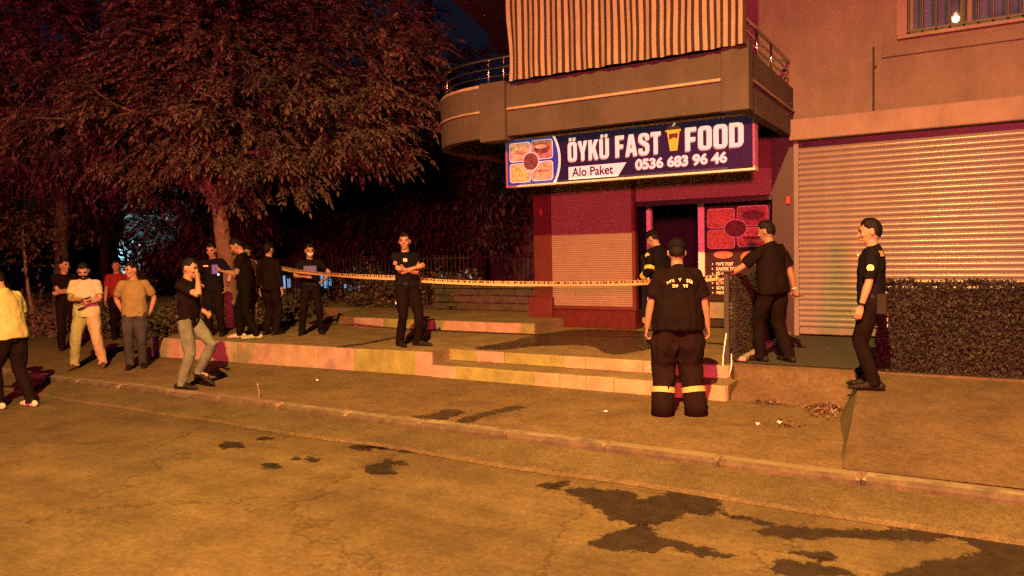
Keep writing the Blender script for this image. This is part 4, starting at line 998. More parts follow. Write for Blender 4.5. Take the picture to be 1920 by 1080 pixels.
# emergency van whose light bar colours the shop front (parked outside the frame)
ev = empty('emergency_van', (2.45, -8.6, 0)); tag(ev, 'white emergency van with red and blue roof lights', 'van')
mb = MB(); mb.prism([(-2.4, -.95), (2.4, -.95), (2.4, .95), (-2.4, .95)], .38, 1.25); mb.build('body', M['white'], ev)
cb = MB(); cb.add([(-2.4, -.95, 1.252), (1.9, -.95, 1.252), (1.9, .95, 1.252), (-2.4, .95, 1.252), (-2.35, -.88, 2.3), (1.1, -.88, 2.3), (1.1, .88, 2.3), (-2.35, .88, 2.3)], [(0, 3, 2, 1), (4, 5, 6, 7), (0, 1, 5, 4), (1, 2, 6, 5), (2, 3, 7, 6), (3, 0, 4, 7)]); cb.build('cabin', M['white'], ev)
for sx_ in (-1.5, 1.5):
    for sy in (-.9, .9):
        wh = MB().tube([(sx_, sy-.11, .34), (sx_, sy+.11, .34)], .34, 20).build('wheel', M['black'], ev)
MB().box(-.9, .9, -.25, .25, 2.302, 2.36).build('light_bar_base', M['black'], ev)
MB().bbox(.05, .85, -.2, .2, 2.362, 2.44, .02).build('red_beacon', mat('red_beacon_lens', (.5, .02, .02), .3, .1, emit=(1, .05, .05), estr=4), ev)
MB().bbox(-.85, -.05, -.2, .2, 2.362, 2.44, .02).build('blue_beacon', mat('blue_beacon_lens', (.02, .04, .5), .3, .1, emit=(.1, .2, 1), estr=4), ev)
# ================================================================== people
SKIN = mat('skin', (.23, .145, .105), .6, .08, 9, .1, 200)
SKIN2 = mat('tanned_skin', (.18, .11, .075), .6, .08, 9, .1, 200)
HAIR = mat('black_hair', (.0035, .003, .0028), .6, .3, 60, .6, 180, spec=.15)
EYE = mat('dark_eye', (.02, .014, .012), .25, .1)
LIP = mat('lips', (.30, .14, .11), .5, .1)
def cloth(name, c, rough=.85, var=.18): return mat(name, c, rough, var, 5, .35, 320, spec=.06)
CB = cloth('black_cotton', (.0058, .0034, .0036)); CN = cloth('navy_uniform_cloth', (.0045, .0045, .0075)); CT = cloth('black_trouser_cloth', (.0058, .0034, .0036))
SHOE_B = mat('black_shoe_leather', (.006, .0055, .0055), .65, .2, spec=.2); SHOE_W = mat('white_sneaker', (.34, .33, .29), .6, .2)
REFL = mat('reflective_yellow_band', (.40, .34, .06), .4, .1, emit=(.9, .65, .15), estr=.0)
SILV = mat('reflective_silver_band', (.36, .34, .30), .4, .1)

def remesh(mb, vox, smooth_it, wr=0.0, wf=9.0, seed=0, wz=1.0):
    me = mb.mesh('tmp'); o = bpy.data.objects.new('tmp', me); col.objects.link(o)
    m = o.modifiers.new('r', 'REMESH'); m.mode = 'VOXEL'; m.voxel_size = vox; m.adaptivity = 0
    s = o.modifiers.new('s', 'SMOOTH'); s.factor = .5; s.iterations = smooth_it
    dg = bpy.context.evaluated_depsgraph_get(); out = bpy.data.meshes.new_from_object(o.evaluated_get(dg))
    bpy.data.objects.remove(o); bpy.data.meshes.remove(me)
    if wr:
        n = len(out.vertices); nr = [v.normal.copy() for v in out.vertices]
        for v, q in zip(out.vertices, nr):
            p = Vector((v.co.x*wf, v.co.y*wf, v.co.z*wf*wz+seed*3.1))
            a = noise.noise(p); b = noise.noise(p*2.3+Vector((7, 1, 3)))
            v.co += q*wr*((1-abs(a)*2.2)*.65+b*.5-.25)
    out.polygons.foreach_set('use_smooth', [True]*len(out.polygons)); out.update()
    return out
def ik(a, t, l1, l2, pole):
    a = Vector(a); t = Vector(t); d = t-a; ln = d.length
    if ln > (l1+l2)*.995: d = d*((l1+l2)*.995/ln); ln = d.length; t = a+d
    u = d/ln; x = (l1*l1-l2*l2+ln*ln)/(2*ln); h = math.sqrt(max(0, l1*l1-x*x))
    p = Vector(pole); p = (p-u*p.dot(u)).normalized()
    return a+u*x+p*h, t
FWD = (Vector((-math.cos(R(59)), math.sin(R(59)), 0)), Vector((math.sin(R(59)), math.cos(R(59)), 0)))
def heading(deg):
    """0 faces away from the viewer, 90 to the right, 180 to the viewer"""
    d = FWD[0]*math.cos(R(deg))+FWD[1]*math.sin(R(deg)); return math.atan2(-d.x, d.y)

def person(label, loc, face, h=1.7, lean=0, side=0, twist=0, head=(0, 0, 0), hands=None, feet=None, girth=1.0, top=CB, sleeve=.52, legs=CT, shoe=SHOE_B,
           skin=SKIN, hair='short', vox=.012, shorts=False, loose=1.0, curl=.5, elbow=None, seed=0, palm=None, wr=.013, wide=1.0, drop=0.0, beard=False, tuck=False, group=None):
    s = h/1.80
    root = empty('person', loc, heading(face)); tag(root, label, 'person', group)
    V = Vector
    # --- skeleton (metres for a 1.75 m figure, later scaled)
    pel = V((0, 0, .93-drop))
    Rt = Matrix.Rotation(R(twist), 3, 'Z') @ Matrix.Rotation(R(-lean), 3, 'X') @ Matrix.Rotation(R(side), 3, 'Y')
    T = lambda x, y, z: pel+Rt @ V((x, y, z-.93))
    Rh = Rt @ Matrix.Rotation(R(head[0]), 3, 'Z') @ Matrix.Rotation(R(head[1]), 3, 'X') @ Matrix.Rotation(R(head[2]), 3, 'Y')
    nk = T(0, -.005, 1.50)
    HS = 1.10
    Hd = lambda x, y, z: nk+Rh @ V((x*HS, y*HS, (z-1.525)*HS+.012))
    sh = {1: T(.172, -.012, 1.398), -1: T(-.172, -.012, 1.398)}
    hip = {1: pel+V((.088, 0, -.02)), -1: pel+V((-.088, 0, -.02))}
    feet = feet or {1: (.11, 0, 0, 8), -1: (-.11, 0, 0, -8)}         # x, y, lift, toe-out degrees
    hands = hands or {1: (.26, .03, .80), -1: (-.26, .03, .80)}
    elbow = elbow or {}
    J = {}
    for q in (1, -1):
        f = feet[q]; ank = V((f[0], f[1]-.02, .085+f[2]))
        kn, ank = ik(hip[q], ank, .43, .425, (math.sin(R(f[3]))*.35, 1, 0))
        J['kn', q], J['an', q] = kn, ank
        ha = hands[q]; tgt = T(*ha) if len(ha) == 3 else V(ha[:3])
        el, wrst = ik(sh[q], tgt, .285, .25, elbow.get(q, (q*.35, -1, -.25)))
        J['el', q], J['wr', q] = el, wrst
    S_ = lambda mb: setattr(mb, 'v', [(a*s, b*s, c*s) for a, b, c in mb.v]) or mb
    rx = Rt @ V((1, 0, 0))
    # --- body: one continuous skin
    b = MB(); g = girth
    b.tube([T(0, 0, .86), T(0, .0, .95), T(0, .0, 1.08), T(0, .0, 1.25), T(0, -.01, 1.38), T(0, -.01, 1.46), T(0, -.008, 1.485)],
           [(.10, .08), (.145, .10), (.135, .09), (.15, .10), (.15, .09), (.10, .07), (.06, .055)], 16, right=rx)
    b.tube([T(0, -.012, 1.43), nk, Hd(0, .005, 1.56)], [.070, .062, .060], 12)
    hc = Hd(0, .004, 1.645)
    b.ball(hc, (.074*HS, .094*HS, .105*HS), Rh, 18, 12)
    b.ball(Hd(0, .030, 1.585), (.060, .068, .070), Rh, 14, 9)           # jaw
    b.ball(Hd(0, .075, 1.545), (.026, .020, .020), Rh)                  # chin
    b.ball(Hd(0, .082, 1.668), (.052, .018, .014), Rh)                  # brow
    b.tube([Hd(0, .088, 1.66), Hd(0, .112, 1.618), Hd(0, .094, 1.606)], [.008, .014, .012], 8)  # nose
    for q in (1, -1):
        b.ball(Hd(q*.040, .072, 1.615), (.024, .022, .022), Rh)         # cheek
        b.ball(Hd(q*.078, -.008, 1.632), (.010, .021, .034), Rh)        # ear
    b.ball(Hd(0, .090, 1.577), (.024, .012, .009), Rh)
    for q in (1, -1):
        el, wr_, kn, an = J['el', q], J['wr', q], J['kn', q], J['an', q]
        b.tube([sh[q].lerp(T(0, 0, 1.40), .25), sh[q], sh[q].lerp(el, .45), el], [.055, .058, .047, .040], 12)
        b.tube([el, el.lerp(wr_, .28), wr_], [.040, .043, .027], 12)
        # hand: palm, four unequal fingers with two bends, thumb from the side
        d = (wr_-el).normalized()
        pn = V(palm[q]) if palm and q in palm else V((-q, 0, 0))         # direction the palm faces
        pn = (pn-d*pn.dot(d)).normalized(); ac = d.cross(pn).normalized()
        b.tube([wr_-d*.01, wr_+d*.045, wr_+d*.095], [(.026, .018), (.040, .016), (.040, .014)], 10, right=ac)
        for k, (off, ln) in enumerate(((-.030, .070), (-.010, .080), (.011, .076), (.031, .060))):
            p0 = wr_+d*.085+ac*off; c1 = curl*.9; p1 = p0+(d*math.cos(c1)+pn*math.sin(c1))*ln*.55; c2 = curl*1.9; p2 = p1+(d*math.cos(c2)+pn*math.sin(c2))*ln*.5
            b.tube([p0-d*.02, p0, p1, p2], [.0095, .0095, .0088, .0075], 7)
        fw = 1 if ac.y >= 0 else -1
        t0 = wr_+d*.025+ac*fw*.030; t1 = t0+(d*.6+ac*fw*.65+pn*.35).normalized()*.040; t2 = t1+(d*.9+ac*fw*.1+pn*.4).normalized()*.032
        b.tube([wr_+d*.02, t0, t1, t2], [.014, .0125, .0105, .0085], 7)
        b.tube([hip[q], hip[q].lerp(kn, .5), kn, kn.lerp(an, .35), an+V((0, 0, -.01))], [.078, .066, .052, .054, .038] if not shorts else [.078, .070, .056, .060, .040], 12)
        ft = R(feet[q][3]); fd = V((-math.sin(-ft), math.cos(ft), 0))
        b.tube([an+V((0, 0, -.02)), an+fd*.05+V((0, 0, -.04)), an+fd*.13+V((0, 0, -.055))], [.036, .034, .024], 8)
    me = remesh(S_(b), vox*.78*s, 2); me.materials.append(skin); body = link('body', me, root)
    # --- shirt
    c = MB(); L = loose
    bt = .86 if not tuck else .90
    c.tube([T(0, 0, bt), T(0, .0, .97), T(0, .008*g, 1.09), T(0, .005, 1.24), T(0, -.008, 1.36), T(0, -.012, 1.435), T(0, -.012, 1.475), T(0, -.006, 1.492)],
           [(.178*g*L, .128*g*L), (.176*g*L, .132*g*L), (.166*g*L, .128*g*L), (.178*g, .128*g), (.178*g, .122*g), (.128*g, .098), (.088, .080), (.070, .070)], 20, right=rx)
    for q in (1, -1):
        el, wr_ = J['el', q], J['wr', q]
        if sleeve <= 1: pts = [T(q*.07, -.012, 1.415), T(q*.125, -.012, 1.405), sh[q], sh[q].lerp(el, sleeve*.5), sh[q].lerp(el, sleeve)]; rr = [.060, .066, .066*g**.5, .066*L*g**.5, .067*L]
        else: pts = [T(q*.07, -.012, 1.415), sh[q], sh[q].lerp(el, .6), el, el.lerp(wr_, (sleeve-1)*.5), el.lerp(wr_, sleeve-1)]; rr = [.062, .068*g**.5, .064*L, .057*L, .052*L, .043*L]
        c.tube(pts, rr, 14); c.ball(sh[q], .067*g**.5)
    me = remesh(S_(c), vox*s, 3, wr*s, 7.5/s, seed, .8); me.materials.append(top); link('shirt', me, root)
    # --- trousers or shorts
    c = MB()
    c.tube([pel+V((0, 0, -.09)), pel+V((0, 0, -.02)), pel+V((0, 0, .06)), T(0, 0, 1.02)], [(.12*g, .10*g), (.172*g, .128*g), (.168*g, .124*g), (.155*g, .112*g)], 18, right=(1, 0, 0))
    for q in (1, -1):
        kn, an = J['kn', q], J['an', q]
        if shorts: c.tube([hip[q]+V((0, 0, .02)), hip[q].lerp(kn, .5), hip[q].lerp(kn, .93)], [.100*g, .098*L, .094*L], 14)
        else: c.tube([hip[q]+V((0, 0, .02)), hip[q].lerp(kn, .45), kn, kn.lerp(an, .45), an+V((0, 0, .02)), an+V((0, 0, -.035))], [.100*g, .092*g*L*(wide*.5+.5), .074*L*wide, .070*L*wide, .064*L*wide, .067*L*wide], 14)
    me = remesh(S_(c), vox*s, 3, wr*1.1*s, 8/s, seed+5, .55); me.materials.append(legs); link('trousers', me, root)
    # --- shoes
    for q in (1, -1):
        an = J['an', q]; ft = R(feet[q][3]); fd = V((math.sin(ft), math.cos(ft), 0)); z0 = feet[q][2]
        base = V((an.x, an.y, z0)); c = MB()
        if z0 > .03:                                                     # lifted heel: foot tips onto its toes
            fd2 = (fd-V((0, 0, .75*min(1, z0*6)))).normalized(); base = an-V((0, 0, .085)); fd = fd2
        up_ = V((0, 0, 1)); sd = fd.cross(up_).normalized(); up_ = sd.cross(fd)
        for t, w_, h_, lift in ((-.068, .038, .044, .042), (-.02, .043, .058, .054), (.05, .046, .052, .048), (.11, .049, .040, .038), (.165, .044, .033, .031), (.20, .030, .024, .025)):
            c.ball(base+fd*t+up_*lift, (w_, .05, h_), Matrix((sd, fd, up_)).transposed(), 12, 8)
        c.tube([an+V((0, 0, .05)), an+V((0, 0, -.04))], [.047, .046], 12)
        me = remesh(S_(c), vox*.8*s, 2)
        for v in me.vertices: v.co.z = max(v.co.z, .002)
        me.materials.append(shoe); link('shoe', me, root)
    # --- hair, eyes, brows, mouth
    def hair_amount(x, y, z):
        """height of the hair above the scalp, 0 outside the hairline"""
        line = (.064 if y > .055 else (.064-(.055-y)*1.5 if y > .02 else .008-(.02-y)*.78))+.012*(abs(x) > .035)*(y > .05)
        line = max(line, -.075)
        if abs(x) > .052 and -.036 < y < .032: line = max(line, .024)
        line += .014*noise.noise(V((x*55, y*55, seed)))+.006*noise.noise(V((x*170, y*170, seed)))
        k = (z-line)/.062
        return max(0.0, min(1.0, k))**.8 if k > 0 else 0
    if hair != 'none':
        hm = MB(); hm.ball((0, 0, 0), (.076*HS, .097*HS, .108*HS), None, 44, 30)
        am = [hair_amount(p[0]/HS, p[1]/HS, p[2]/HS) for p in hm.v]
        ff = [f for f in hm.f if sum(am[i] > 0 for i in f) >= 2]; used = sorted({i for f in ff for i in f}); mp = {a: k for k, a in enumerate(used)}
        vv = []
        for i in used:
            p = V(hm.v[i]); u = p.normalized(); t = .0022+(.007+.013*max(0, u.z)+.004*max(0, u.y)*max(0, u.z)*(1+(seed % 3)))*am[i]-(.008 if am[i] == 0 else 0)
            t += .0055*am[i]*noise.noise(p*75+V((0, 0, seed)))
            vv.append(tuple((hc+Rh @ (p+u*t))*s))
        MB().add(vv, [tuple(mp[i] for i in f) for f in ff]).build('hair', HAIR, root, True)
    for q in (1, -1):
        MB().ball(Hd(q*.031, .0855, 1.648)*s, tuple(k*s for k in (.014, .010, .008)), Rh, 10, 6).build('eye', EYE, root, True)
        MB().tube([Hd(q*.014, .101, 1.664)*s, Hd(q*.034, .099, 1.670)*s, Hd(q*.052, .082, 1.664)*s], [.004*s, .006*s, .003*s], 6).build('eyebrow', HAIR, root, True)
    MB().tube([Hd(-.024, .093, 1.578)*s, Hd(0, .104, 1.579)*s, Hd(.024, .093, 1.578)*s], [.003*s, .006*s, .003*s], 6).build('mouth', LIP, root, True)
    if beard:
        bm_ = MB(); bm_.ball(Hd(0, .030, 1.575)*s, tuple(k*s for k in (.0745, .080, .064)), Rh, 16, 10); bm_.build('beard', HAIR, root, True)
    root['_s'] = s
    del root['_s']
    return dict(root=root, s=s, J=J, T=T, H=Hd, Rt=Rt, Rh=Rh, sh=sh, hip=hip, pel=pel, hc=hc)
def patch(P, name, m, c, n, w, h_, t=.004, up_=(0, 0, 1)):
    """small flat piece lying on the clothing: centre c (figure metres), outward normal n"""
    s = P['s']; n = Vector(n).normalized(); u = Vector(up_); r = u.cross(n).normalized(); u = n.cross(r)
    mb = MB(); c = Vector(c)
    v = [(c+r*a*w/2+u*b*h_/2+n*k*t)*s for k in (0, 1) for a, b in ((-1, -1), (1, -1), (1, 1), (-1, 1))]
    mb.add([tuple(p) for p in v], [(3, 2, 1, 0), (4, 5, 6, 7), (0, 1, 5, 4), (1, 2, 6, 5), (2, 3, 7, 6), (3, 0, 4, 7)])
    return mb.build(name, m, P['root'])
def disc(P, name, m, c, n, r, t=.004):
    s = P['s']; n = Vector(n).normalized(); c = Vector(c)
    return MB().tube([(c)*s, (c+n*t)*s], r*s, 16).build(name, m, P['root'])
def ring(P, name, m, a, b, r0, r1):
    s = P['s']; return MB().tube([Vector(a)*s, Vector(b)*s], [r0*s, r1*s], 18).build(name, m, P['root'], False)
def belt(P, m, z=.985, g=1.0, w=.045):
    T, s = P['T'], P['s']; Rx = P['Rt'] @ Vector((1, 0, 0))
    return MB().tube([T(0, 0, z-w/2)*s, T(0, 0, z+w/2)*s], [(.176*g*s, .134*g*s)]*2, 24, right=Rx).build('belt', m, P['root'])
def cap_hat(P, m, peak=True):
    H, s, Rh = P['H'], P['s'], P['Rh']; mb = MB(); mb.ball((0, 0, 0), (.096, .119, .128), None, 26, 18)
    ff = [f for f in mb.f if all(mb.v[i][2] > .012 for i in f)]; used = sorted({i for f in ff for i in f}); mp = {a: k for k, a in enumerate(used)}
    o = MB().add([tuple((P['hc']+Rh @ Vector(mb.v[i]))*s) for i in used], [tuple(mp[i] for i in f) for f in ff]).build('cap', m, P['root'], True)
    so = o.modifiers.new('thick', 'SOLIDIFY'); so.thickness = .006; so.offset = 1
    if peak:
        pk = MB(); n = 10; vs_ = []
        for k in range(n+1):
            a = R(-65+130*k/n); vs_ += [(.088*math.sin(a), .100*math.cos(a), .030), (.086*math.sin(a), .11*math.cos(a)+.066*max(0, math.cos(a))**.7, .012)]
        fs_ = [(2*k, 2*k+1, 2*k+3, 2*k+2) for k in range(n)]
        o = MB().add([tuple((P['hc']+Rh @ Vector(p))*s) for p in vs_], fs_).build('cap_peak', m, P['root'], True)
        so = o.modifiers.new('thick', 'SOLIDIFY'); so.thickness = .005
def phone(P, q, label, screen=None):
    """a phone lying in the hand, top-level because it is held"""
    wr, el = P['J']['wr', q], P['J']['el', q]; d = (wr-el).normalized(); s = P['s']
    M4 = P['root'].matrix_basis if False else Matrix.Translation(P['root'].location) @ Matrix.Rotation(P['root'].rotation_euler.z, 4, 'Z')
    c = M4 @ ((wr+d*.11+Vector((0, 0, .02)))*s)
    o = empty('phone', c, P['root'].rotation_euler.z); tag(o, label, 'phone')
    mb = MB().bbox(-.036, .036, -.075, .075, -.004, .004, .003); b = mb.build('case', M['black'], o)
    sc = MB().box(-.032, .032, -.070, .070, .0045, .0055).build('screen', screen or EYE, o)
    return o

# ---- bystanders on the left
CREAM = cloth('cream_shirt', (.36, .35, .27), .85, .10); KHAKI = cloth('khaki_trousers', (.29, .25, .17), .85, .12); YEL = cloth('yellow_tshirt', (.29, .295, .125), .85, .10)
TAN = cloth('tan_tshirt', (.17, .15, .065), .85, .12); JEAN = cloth('faded_grey_jeans', (.095, .115, .095), .85, .3); DJEAN = cloth('dark_jeans', (.030, .032, .042), .85, .3); REDS = cloth('red_shirt', (.16, .018, .016))
person('stout man in a yellow T-shirt at the left frame edge', (-9.84, 4.57, 0), -72, 1.74, lean=10, head=(0, -22, 0), hands={1: (.20, .26, 1.06), -1: (-.18, .28, 1.10)},
       feet={1: (.13, -.12, 0, 10), -1: (-.10, .16, 0, -5)}, girth=1.22, top=YEL, sleeve=.78, legs=CT, shoe=SHOE_W, seed=1, vox=.011, loose=1.05)
person('man in black clothes half hidden behind the cream shirted man', (-14.15, 7.55, ZW), 140, 1.72, head=(25, -6, 0), hands={1: (-.10, .19, 1.16), -1: (.10, .20, 1.12)}, top=CB, sleeve=.6, seed=2, vox=.014, elbow={1: (1, -.3, -.4), -1: (-1, -.3, -.4)})
P3 = person('bearded man in a cream shirt and khaki trousers holding his phone', (-11.43, 6.40, ZW), 165, 1.66, lean=2, head=(6, -26, 0), hands={1: (-.02, .27, 1.17), -1: (-.05, .26, 1.10)},
       feet={1: (.21, .03, 0, 15), -1: (-.20, .0, 0, -14)}, girth=1.08, top=CREAM, sleeve=.72, legs=KHAKI, shoe=mat('brown_shoe', (.06, .035, .02), .5), seed=3, loose=1.07, beard=True, palm={1: (0, 0, 1), -1: (0, 0, 1)}, elbow={1: (1, -.2, -.6), -1: (-1, -.2, -.6)})
phone(P3, 1, 'dark phone in the hand of the cream shirted man')
person('person in a dark red shirt behind the tan T-shirt man', (-14.9, 9.0, ZW), 150, 1.66, top=REDS, sleeve=.7, legs=CT, seed=4, vox=.014, head=(-15, 0, 0))
person('man in a tan T-shirt and dark jeans looking to the right', (-10.69, 6.71, ZW), 160, 1.64, lean=-2, head=(-48, -10, 0), hands={1: (.19, -.13, .93), -1: (-.22, -.10, .92)}, elbow={1: (1, -.5, 0), -1: (-1, -.5, 0)},
       feet={1: (.10, .08, 0, 8), -1: (-.08, -.05, 0, -8)}, girth=1.08, top=TAN, sleeve=.75, legs=DJEAN, seed=5, loose=1.05)
P6 = person('man in black polo and pale grey jeans walking right, hand at his mouth', (-8.36, 5.95, ZW), 98, 1.68, lean=3, head=(2, -8, 0), hands={1: (.06, .175, 1.50), -1: (-.12, .20, 1.02)}, elbow={1: (.5, .25, -1), -1: (-.5, -1, -.3)},
       feet={1: (.09, -.06, 0, 6), -1: (-.07, .10, .13, -4)}, girth=1.02, top=CB, sleeve=.62, legs=JEAN, seed=6, vox=.010, skin=SKIN, curl=.9, palm={1: (-.3, -1, 0)})
# ---- officers and others near the tree
BLUE_GLOW = mat('painted_blue_glow', (.005, .03, .40), .5, .2); PAT = mat('pale_patch', (.55, .45, .28), .6, .2, 40)
P7 = person('police officer facing us with a blue lit chest, left of the tree trunk', (-10.77, 8.18, ZP), 172, 1.60, head=(-6, -16, 0), hands={1: (.20, .21, 1.03), -1: (-.26, .10, .93)}, top=CN, sleeve=.75, legs=CT, seed=7, vox=.013, girth=1.05, elbow={1: (1, -.6, -.3), -1: (-1, -.6, -.2)})
patch(P7, 'chest_blue', BLUE_GLOW, P7['T'](-.07, .138, 1.27), (-.15, 1, 0), .11, .17)  # blue glow on the chest, painted as a flat coloured piece
patch(P7, 'badge', PAT, P7['T'](.09, .138, 1.335), (.2, 1, .2), .09, .03)
disc(P7, 'chest_lamp', mat('small_white_lamp', (.8, .8, .8), .4, emit=(.8, .85, 1.0), estr=1.3), P7['T'](-.13, .150, 1.17), (-.2, 1, 0), .015); belt(P7, SHOE_B)
SHRT = cloth('patterned_shorts', (.10, .045, .045), .8, .5); GREYT = cloth('dark_red_tshirt', (.05, .022, .02))
person('bystander in patterned shorts with bare legs, partly behind the tall man', (-10.30, 8.45, ZP), 130, 1.56, hands={1: (.18, .2, 1.0), -1: (-.2, .2, 1.0)}, top=GREYT, sleeve=.7, legs=SHRT, shorts=True, seed=8, vox=.014, head=(0, -25, 0), shoe=SHOE_B, skin=SKIN2)
P9 = person('tall man in black T-shirt and white sneakers looking down at his hands', (-9.90, 8.12, ZP), -98, 1.68, lean=5, head=(0, -28, 0), hands={1: (.08, .30, 1.20), -1: (-.06, .31, 1.20)}, feet={1: (.10, .16, 0, 12), -1: (-.10, -.14, 0, -8)},
       girth=1.06, top=CB, sleeve=.6, legs=CT, shoe=SHOE_W, seed=9, vox=.012, palm={1: (0, 0, 1), -1: (0, 0, 1)}, elbow={1: (.4, -.6, -1), -1: (-.4, -.6, -1)})
phone(P9, 1, 'phone held by the tall man in the black T-shirt')
person('dark clothed person seen from behind next to the tall man', (-9.95, 8.66, ZP), 20, 1.58, top=CB, sleeve=1.8, legs=CT, seed=10, vox=.014, girth=1.05, loose=1.12)
MASK = mat('pale_face_mask', (.45, .46, .55), .8, .1)
P11 = person('police officer with a pale face mask holding the barrier tape', (-9.30, 8.95, ZP), 165, 1.54, head=(10, -8, 0), hands={1: (.10, .27, 1.15), -1: (-.26, .22, 1.07)}, top=CN, sleeve=.72, legs=CT, seed=11, vox=.012, feet={1: (.19, .02, 0, 14), -1: (-.17, 0, 0, -14)}, elbow={1: (1, -.4, -.5), -1: (-1, -.4, -.3)})
_s = P11['s']; MB().ball(P11['H'](0, .062, 1.590)*_s, tuple(k*_s for k in (.062, .052, .046)), P11['Rh'], 16, 10).build('face_mask', MASK, P11['root'], True)
patch(P11, 'chest_blue', mat('blue_grey_panel', (.015, .04, .22), .5, .3), P11['T'](0, .134, 1.28), (0, 1, 0), .24, .13); belt(P11, SHOE_B)
# ---- officer with crossed arms on the platform
CREST = mat('arm_crest', (.50, .27, .06), .6, .3, 60, c2=(.16, .05, .02))
P12 = person('police officer in dark uniform with crossed arms on the platform', (-6.75, 8.33, ZP), 150, 1.64, lean=-2, head=(-30, -4, 0), hands={1: (-.09, .20, 1.225), -1: (.10, .185, 1.20)}, elbow={1: (1, -.02, -.8), -1: (-1, -.02, -.8)}, feet={1: (.13, -.02, 0, -2), -1: (-.13, .10, 0, -38)},
       girth=1.08, top=CN, sleeve=.80, legs=CT, seed=12, vox=.010, tuck=True, palm={1: (0, -1, 0), -1: (0, -1, 0)})
disc(P12, 'arm_crest', CREST, P12['sh'][1].lerp(P12['J']['el', 1], .38)+Vector((.050, .048, .0)), (.75, .7, .1), .033)
patch(P12, 'badge', PAT, P12['T'](.065, .136, 1.345), (.2, 1, .2), .06, .05); belt(P12, SHOE_B, g=1.08)
patch(P12, 'pocket_paper', M['white'], P12['hip'][1]+Vector((.10, .03, -.22)), (.9, .45, 0), .05, .04)
# ---- fireman seen from behind
FT = cloth('fire_trousers', (.0095, .0050, .0052), .9, .2)
P13 = person('fireman seen from behind in black T-shirt, cap and banded trousers', (-2.36, 7.06, ZW), 4, 1.76, lean=2, head=(-4, -10, 0), hands={1: (.315, .05, .83), -1: (-.315, .05, .83)}, elbow={1: (1, -.55, .1), -1: (-1, -.55, .1)}, feet={1: (.165, .0, 0, 8), -1: (-.165, .0, 0, -8)},
       girth=1.30, top=CB, sleeve=.80, legs=FT, shoe=SHOE_B, seed=13, vox=.0095, loose=1.12, wide=1.45, skin=SKIN2, wr=.018, curl=.9)
for q in (1, -1):
    kn, an = P13['J']['kn', q], P13['J']['an', q]
    for a, b, m_, nm in ((.54, .585, REFL, 'yellow_band'), (.59, .615, SILV, 'silver_band'), (.62, .665, REFL, 'yellow_band')):
        ring(P13, nm, m_, kn.lerp(an, a), kn.lerp(an, b), .123, .121)
    # wide trouser cuffs
    s_ = P13['s']; c_ = MB(); c_.tube([kn.lerp(an, .68)*s_, kn.lerp(an, .9)*s_, (an+Vector((0, 0, -.075)))*s_], [(.112*s_, .112*s_), (.114*s_, .116*s_), (.116*s_, .122*s_)], 18); c_.build('trouser_cuff', FT, P13['root'], True)
cap_hat(P13, CN, True)
def back_text(P, body, x, z, size, a, m):
    s = P['s']; o = text(body, 0, 0, size*s, 0, m, P['root'], 'lettering', off=.0022, ext=.001, align='CENTER')
    p = P['T'](x, -.172, z)
    o.location = Vector((p.x, p.y-.006, p.z))*s; o.rotation_euler = (R(86), R(0), R(0)); o.rotation_euler.rotate_axis('Z', R(a)); return o
for ch, x_, z_, a_ in (('B', -.112, 1.322, 22), ('F', -.090, 1.333, 17), ('Y.', -.064, 1.342, 12), ('V', .0, 1.350, 0), ('Ş', .070, 1.340, -12), ('İ', .090, 1.333, -17), ('R', .108, 1.324, -22)):
    back_text(P13, ch, x_, z_, .034, a_, PAT)
for ch, x_ in (('İ', -.066), ('T', -.050), ('F', -.028), ('Y', .040), ('E', .064)): back_text(P13, ch, x_, 1.288, .034, 0, PAT)
# ---- second firefighter by the door
P14 = person('firefighter with yellow reflective patches by the shop door', (-3.50, 9.85, ZP), -35, 1.62, lean=12, head=(10, -18, 0), hands={1: (.22, .22, 1.02), -1: (-.26, .20, 1.02)}, top=CN, sleeve=1.95, legs=FT, seed=14, vox=.013, girth=1.15, loose=1.08)
cap_hat(P14, CN, False)
for q in (1, -1):
    ring(P14, 'reflective_band', REFL, P14['sh'][q].lerp(P14['J']['el', q], .80), P14['sh'][q].lerp(P14['J']['el', q], .99), .080, .078)
    ring(P14, 'reflective_band', REFL, P14['J']['el', q].lerp(P14['J']['wr', q], .45), P14['J']['el', q].lerp(P14['J']['wr', q], .68), .066, .062)
disc(P14, 'arm_badge', REFL, P14['sh'][-1]+Vector((-.083, -.02, -.03)), (-1, -.3, .1), .035)
ring(P14, 'reflective_band', REFL, P14['T'](0, 0, .885), P14['T'](0, 0, .935), .235, .235)
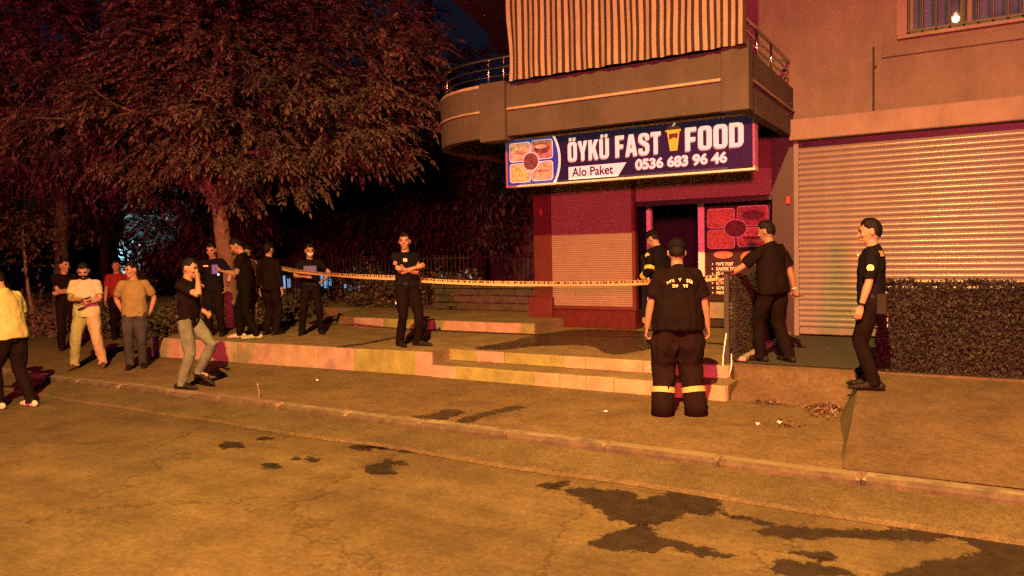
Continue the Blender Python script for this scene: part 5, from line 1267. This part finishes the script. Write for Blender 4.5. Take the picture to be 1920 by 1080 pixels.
# ---- man in black reaching for the tape
P15 = person('man in black clothes reaching his left arm out beside the hedge screen', (-1.80, 8.70, ZP), -30, 1.63, lean=4, side=-3, head=(18, -8, 0), hands={-1: (-.46, .34, 1.12), 1: (.30, -.08, .86)}, elbow={-1: (-.3, -.6, -1), 1: (.8, -.9, 0)}, feet={1: (.14, -.10, 0, 14), -1: (-.10, .14, 0, -6)},
       girth=1.12, top=CB, sleeve=.84, legs=CT, shoe=SHOE_B, seed=15, vox=.010, loose=1.12, skin=SKIN2, curl=1.1)
ring(P15, 'wrist_watch', SILV, P15['J']['el', 1].lerp(P15['J']['wr', 1], .90), P15['J']['el', 1].lerp(P15['J']['wr', 1], .99), .033, .033)
phone(P15, 1, 'phone in the lowered hand of the man in black')
# ---- officer on the right
P16 = person('police officer standing in profile in front of the big cream shutter', (-.72, 7.84, .370), -62, 1.65, lean=0, head=(6, -6, 0), hands={1: (.245, .07, .84), -1: (-.245, .09, .86)}, elbow={1: (.5, -1, 0), -1: (-.5, -1, 0)}, feet={1: (.09, .03, 0, 10), -1: (-.08, .0, 0, -8)},
       girth=1.04, top=CN, sleeve=.86, legs=CT, shoe=SHOE_B, seed=16, vox=.0095, tuck=True)
el_ = P16['sh'][-1].lerp(P16['J']['el', -1], .45)
disc(P16, 'arm_crest', mat('round_cream_crest', (.62, .50, .26), .6, .25, 60), el_+Vector((-.068, .0, 0)), (-1, .0, 0), .034)
patch(P16, 'shoulder_patch', mat('olive_shoulder_patch', (.20, .17, .09), .7, .4, 60), P16['T'](-.13, -.090, 1.41), (-.55, -1, .45), .08, .06)
patch(P16, 'badge', M['white'], P16['T'](-.07, .125, 1.40), (-.5, 1, .3), .03, .025); belt(P16, SHOE_B, g=1.03)
hs = MB(); _s = P16['s']; hs.bbox(-.03, .03, -.05, .05, -.10, .10, .012); o = hs.build('holster', SHOE_B, P16['root']); o.location = P16['T'](-.17, -.10, .90)*_s
patch(P16, 'radio', SILV, P16['T'](-.135, -.138, .98), (-.4, -1, 0), .03, .09)
for k in range(3): patch(P16, 'cuff_links', SILV, P16['T'](-.13, -.150, .80-.06*k), (-.4, -1, 0), .018, .035)
ring(P16, 'wrist_watch', SHOE_B, P16['J']['el', -1].lerp(P16['J']['wr', -1], .86), P16['J']['el', -1].lerp(P16['J']['wr', -1], .96), .033, .032)
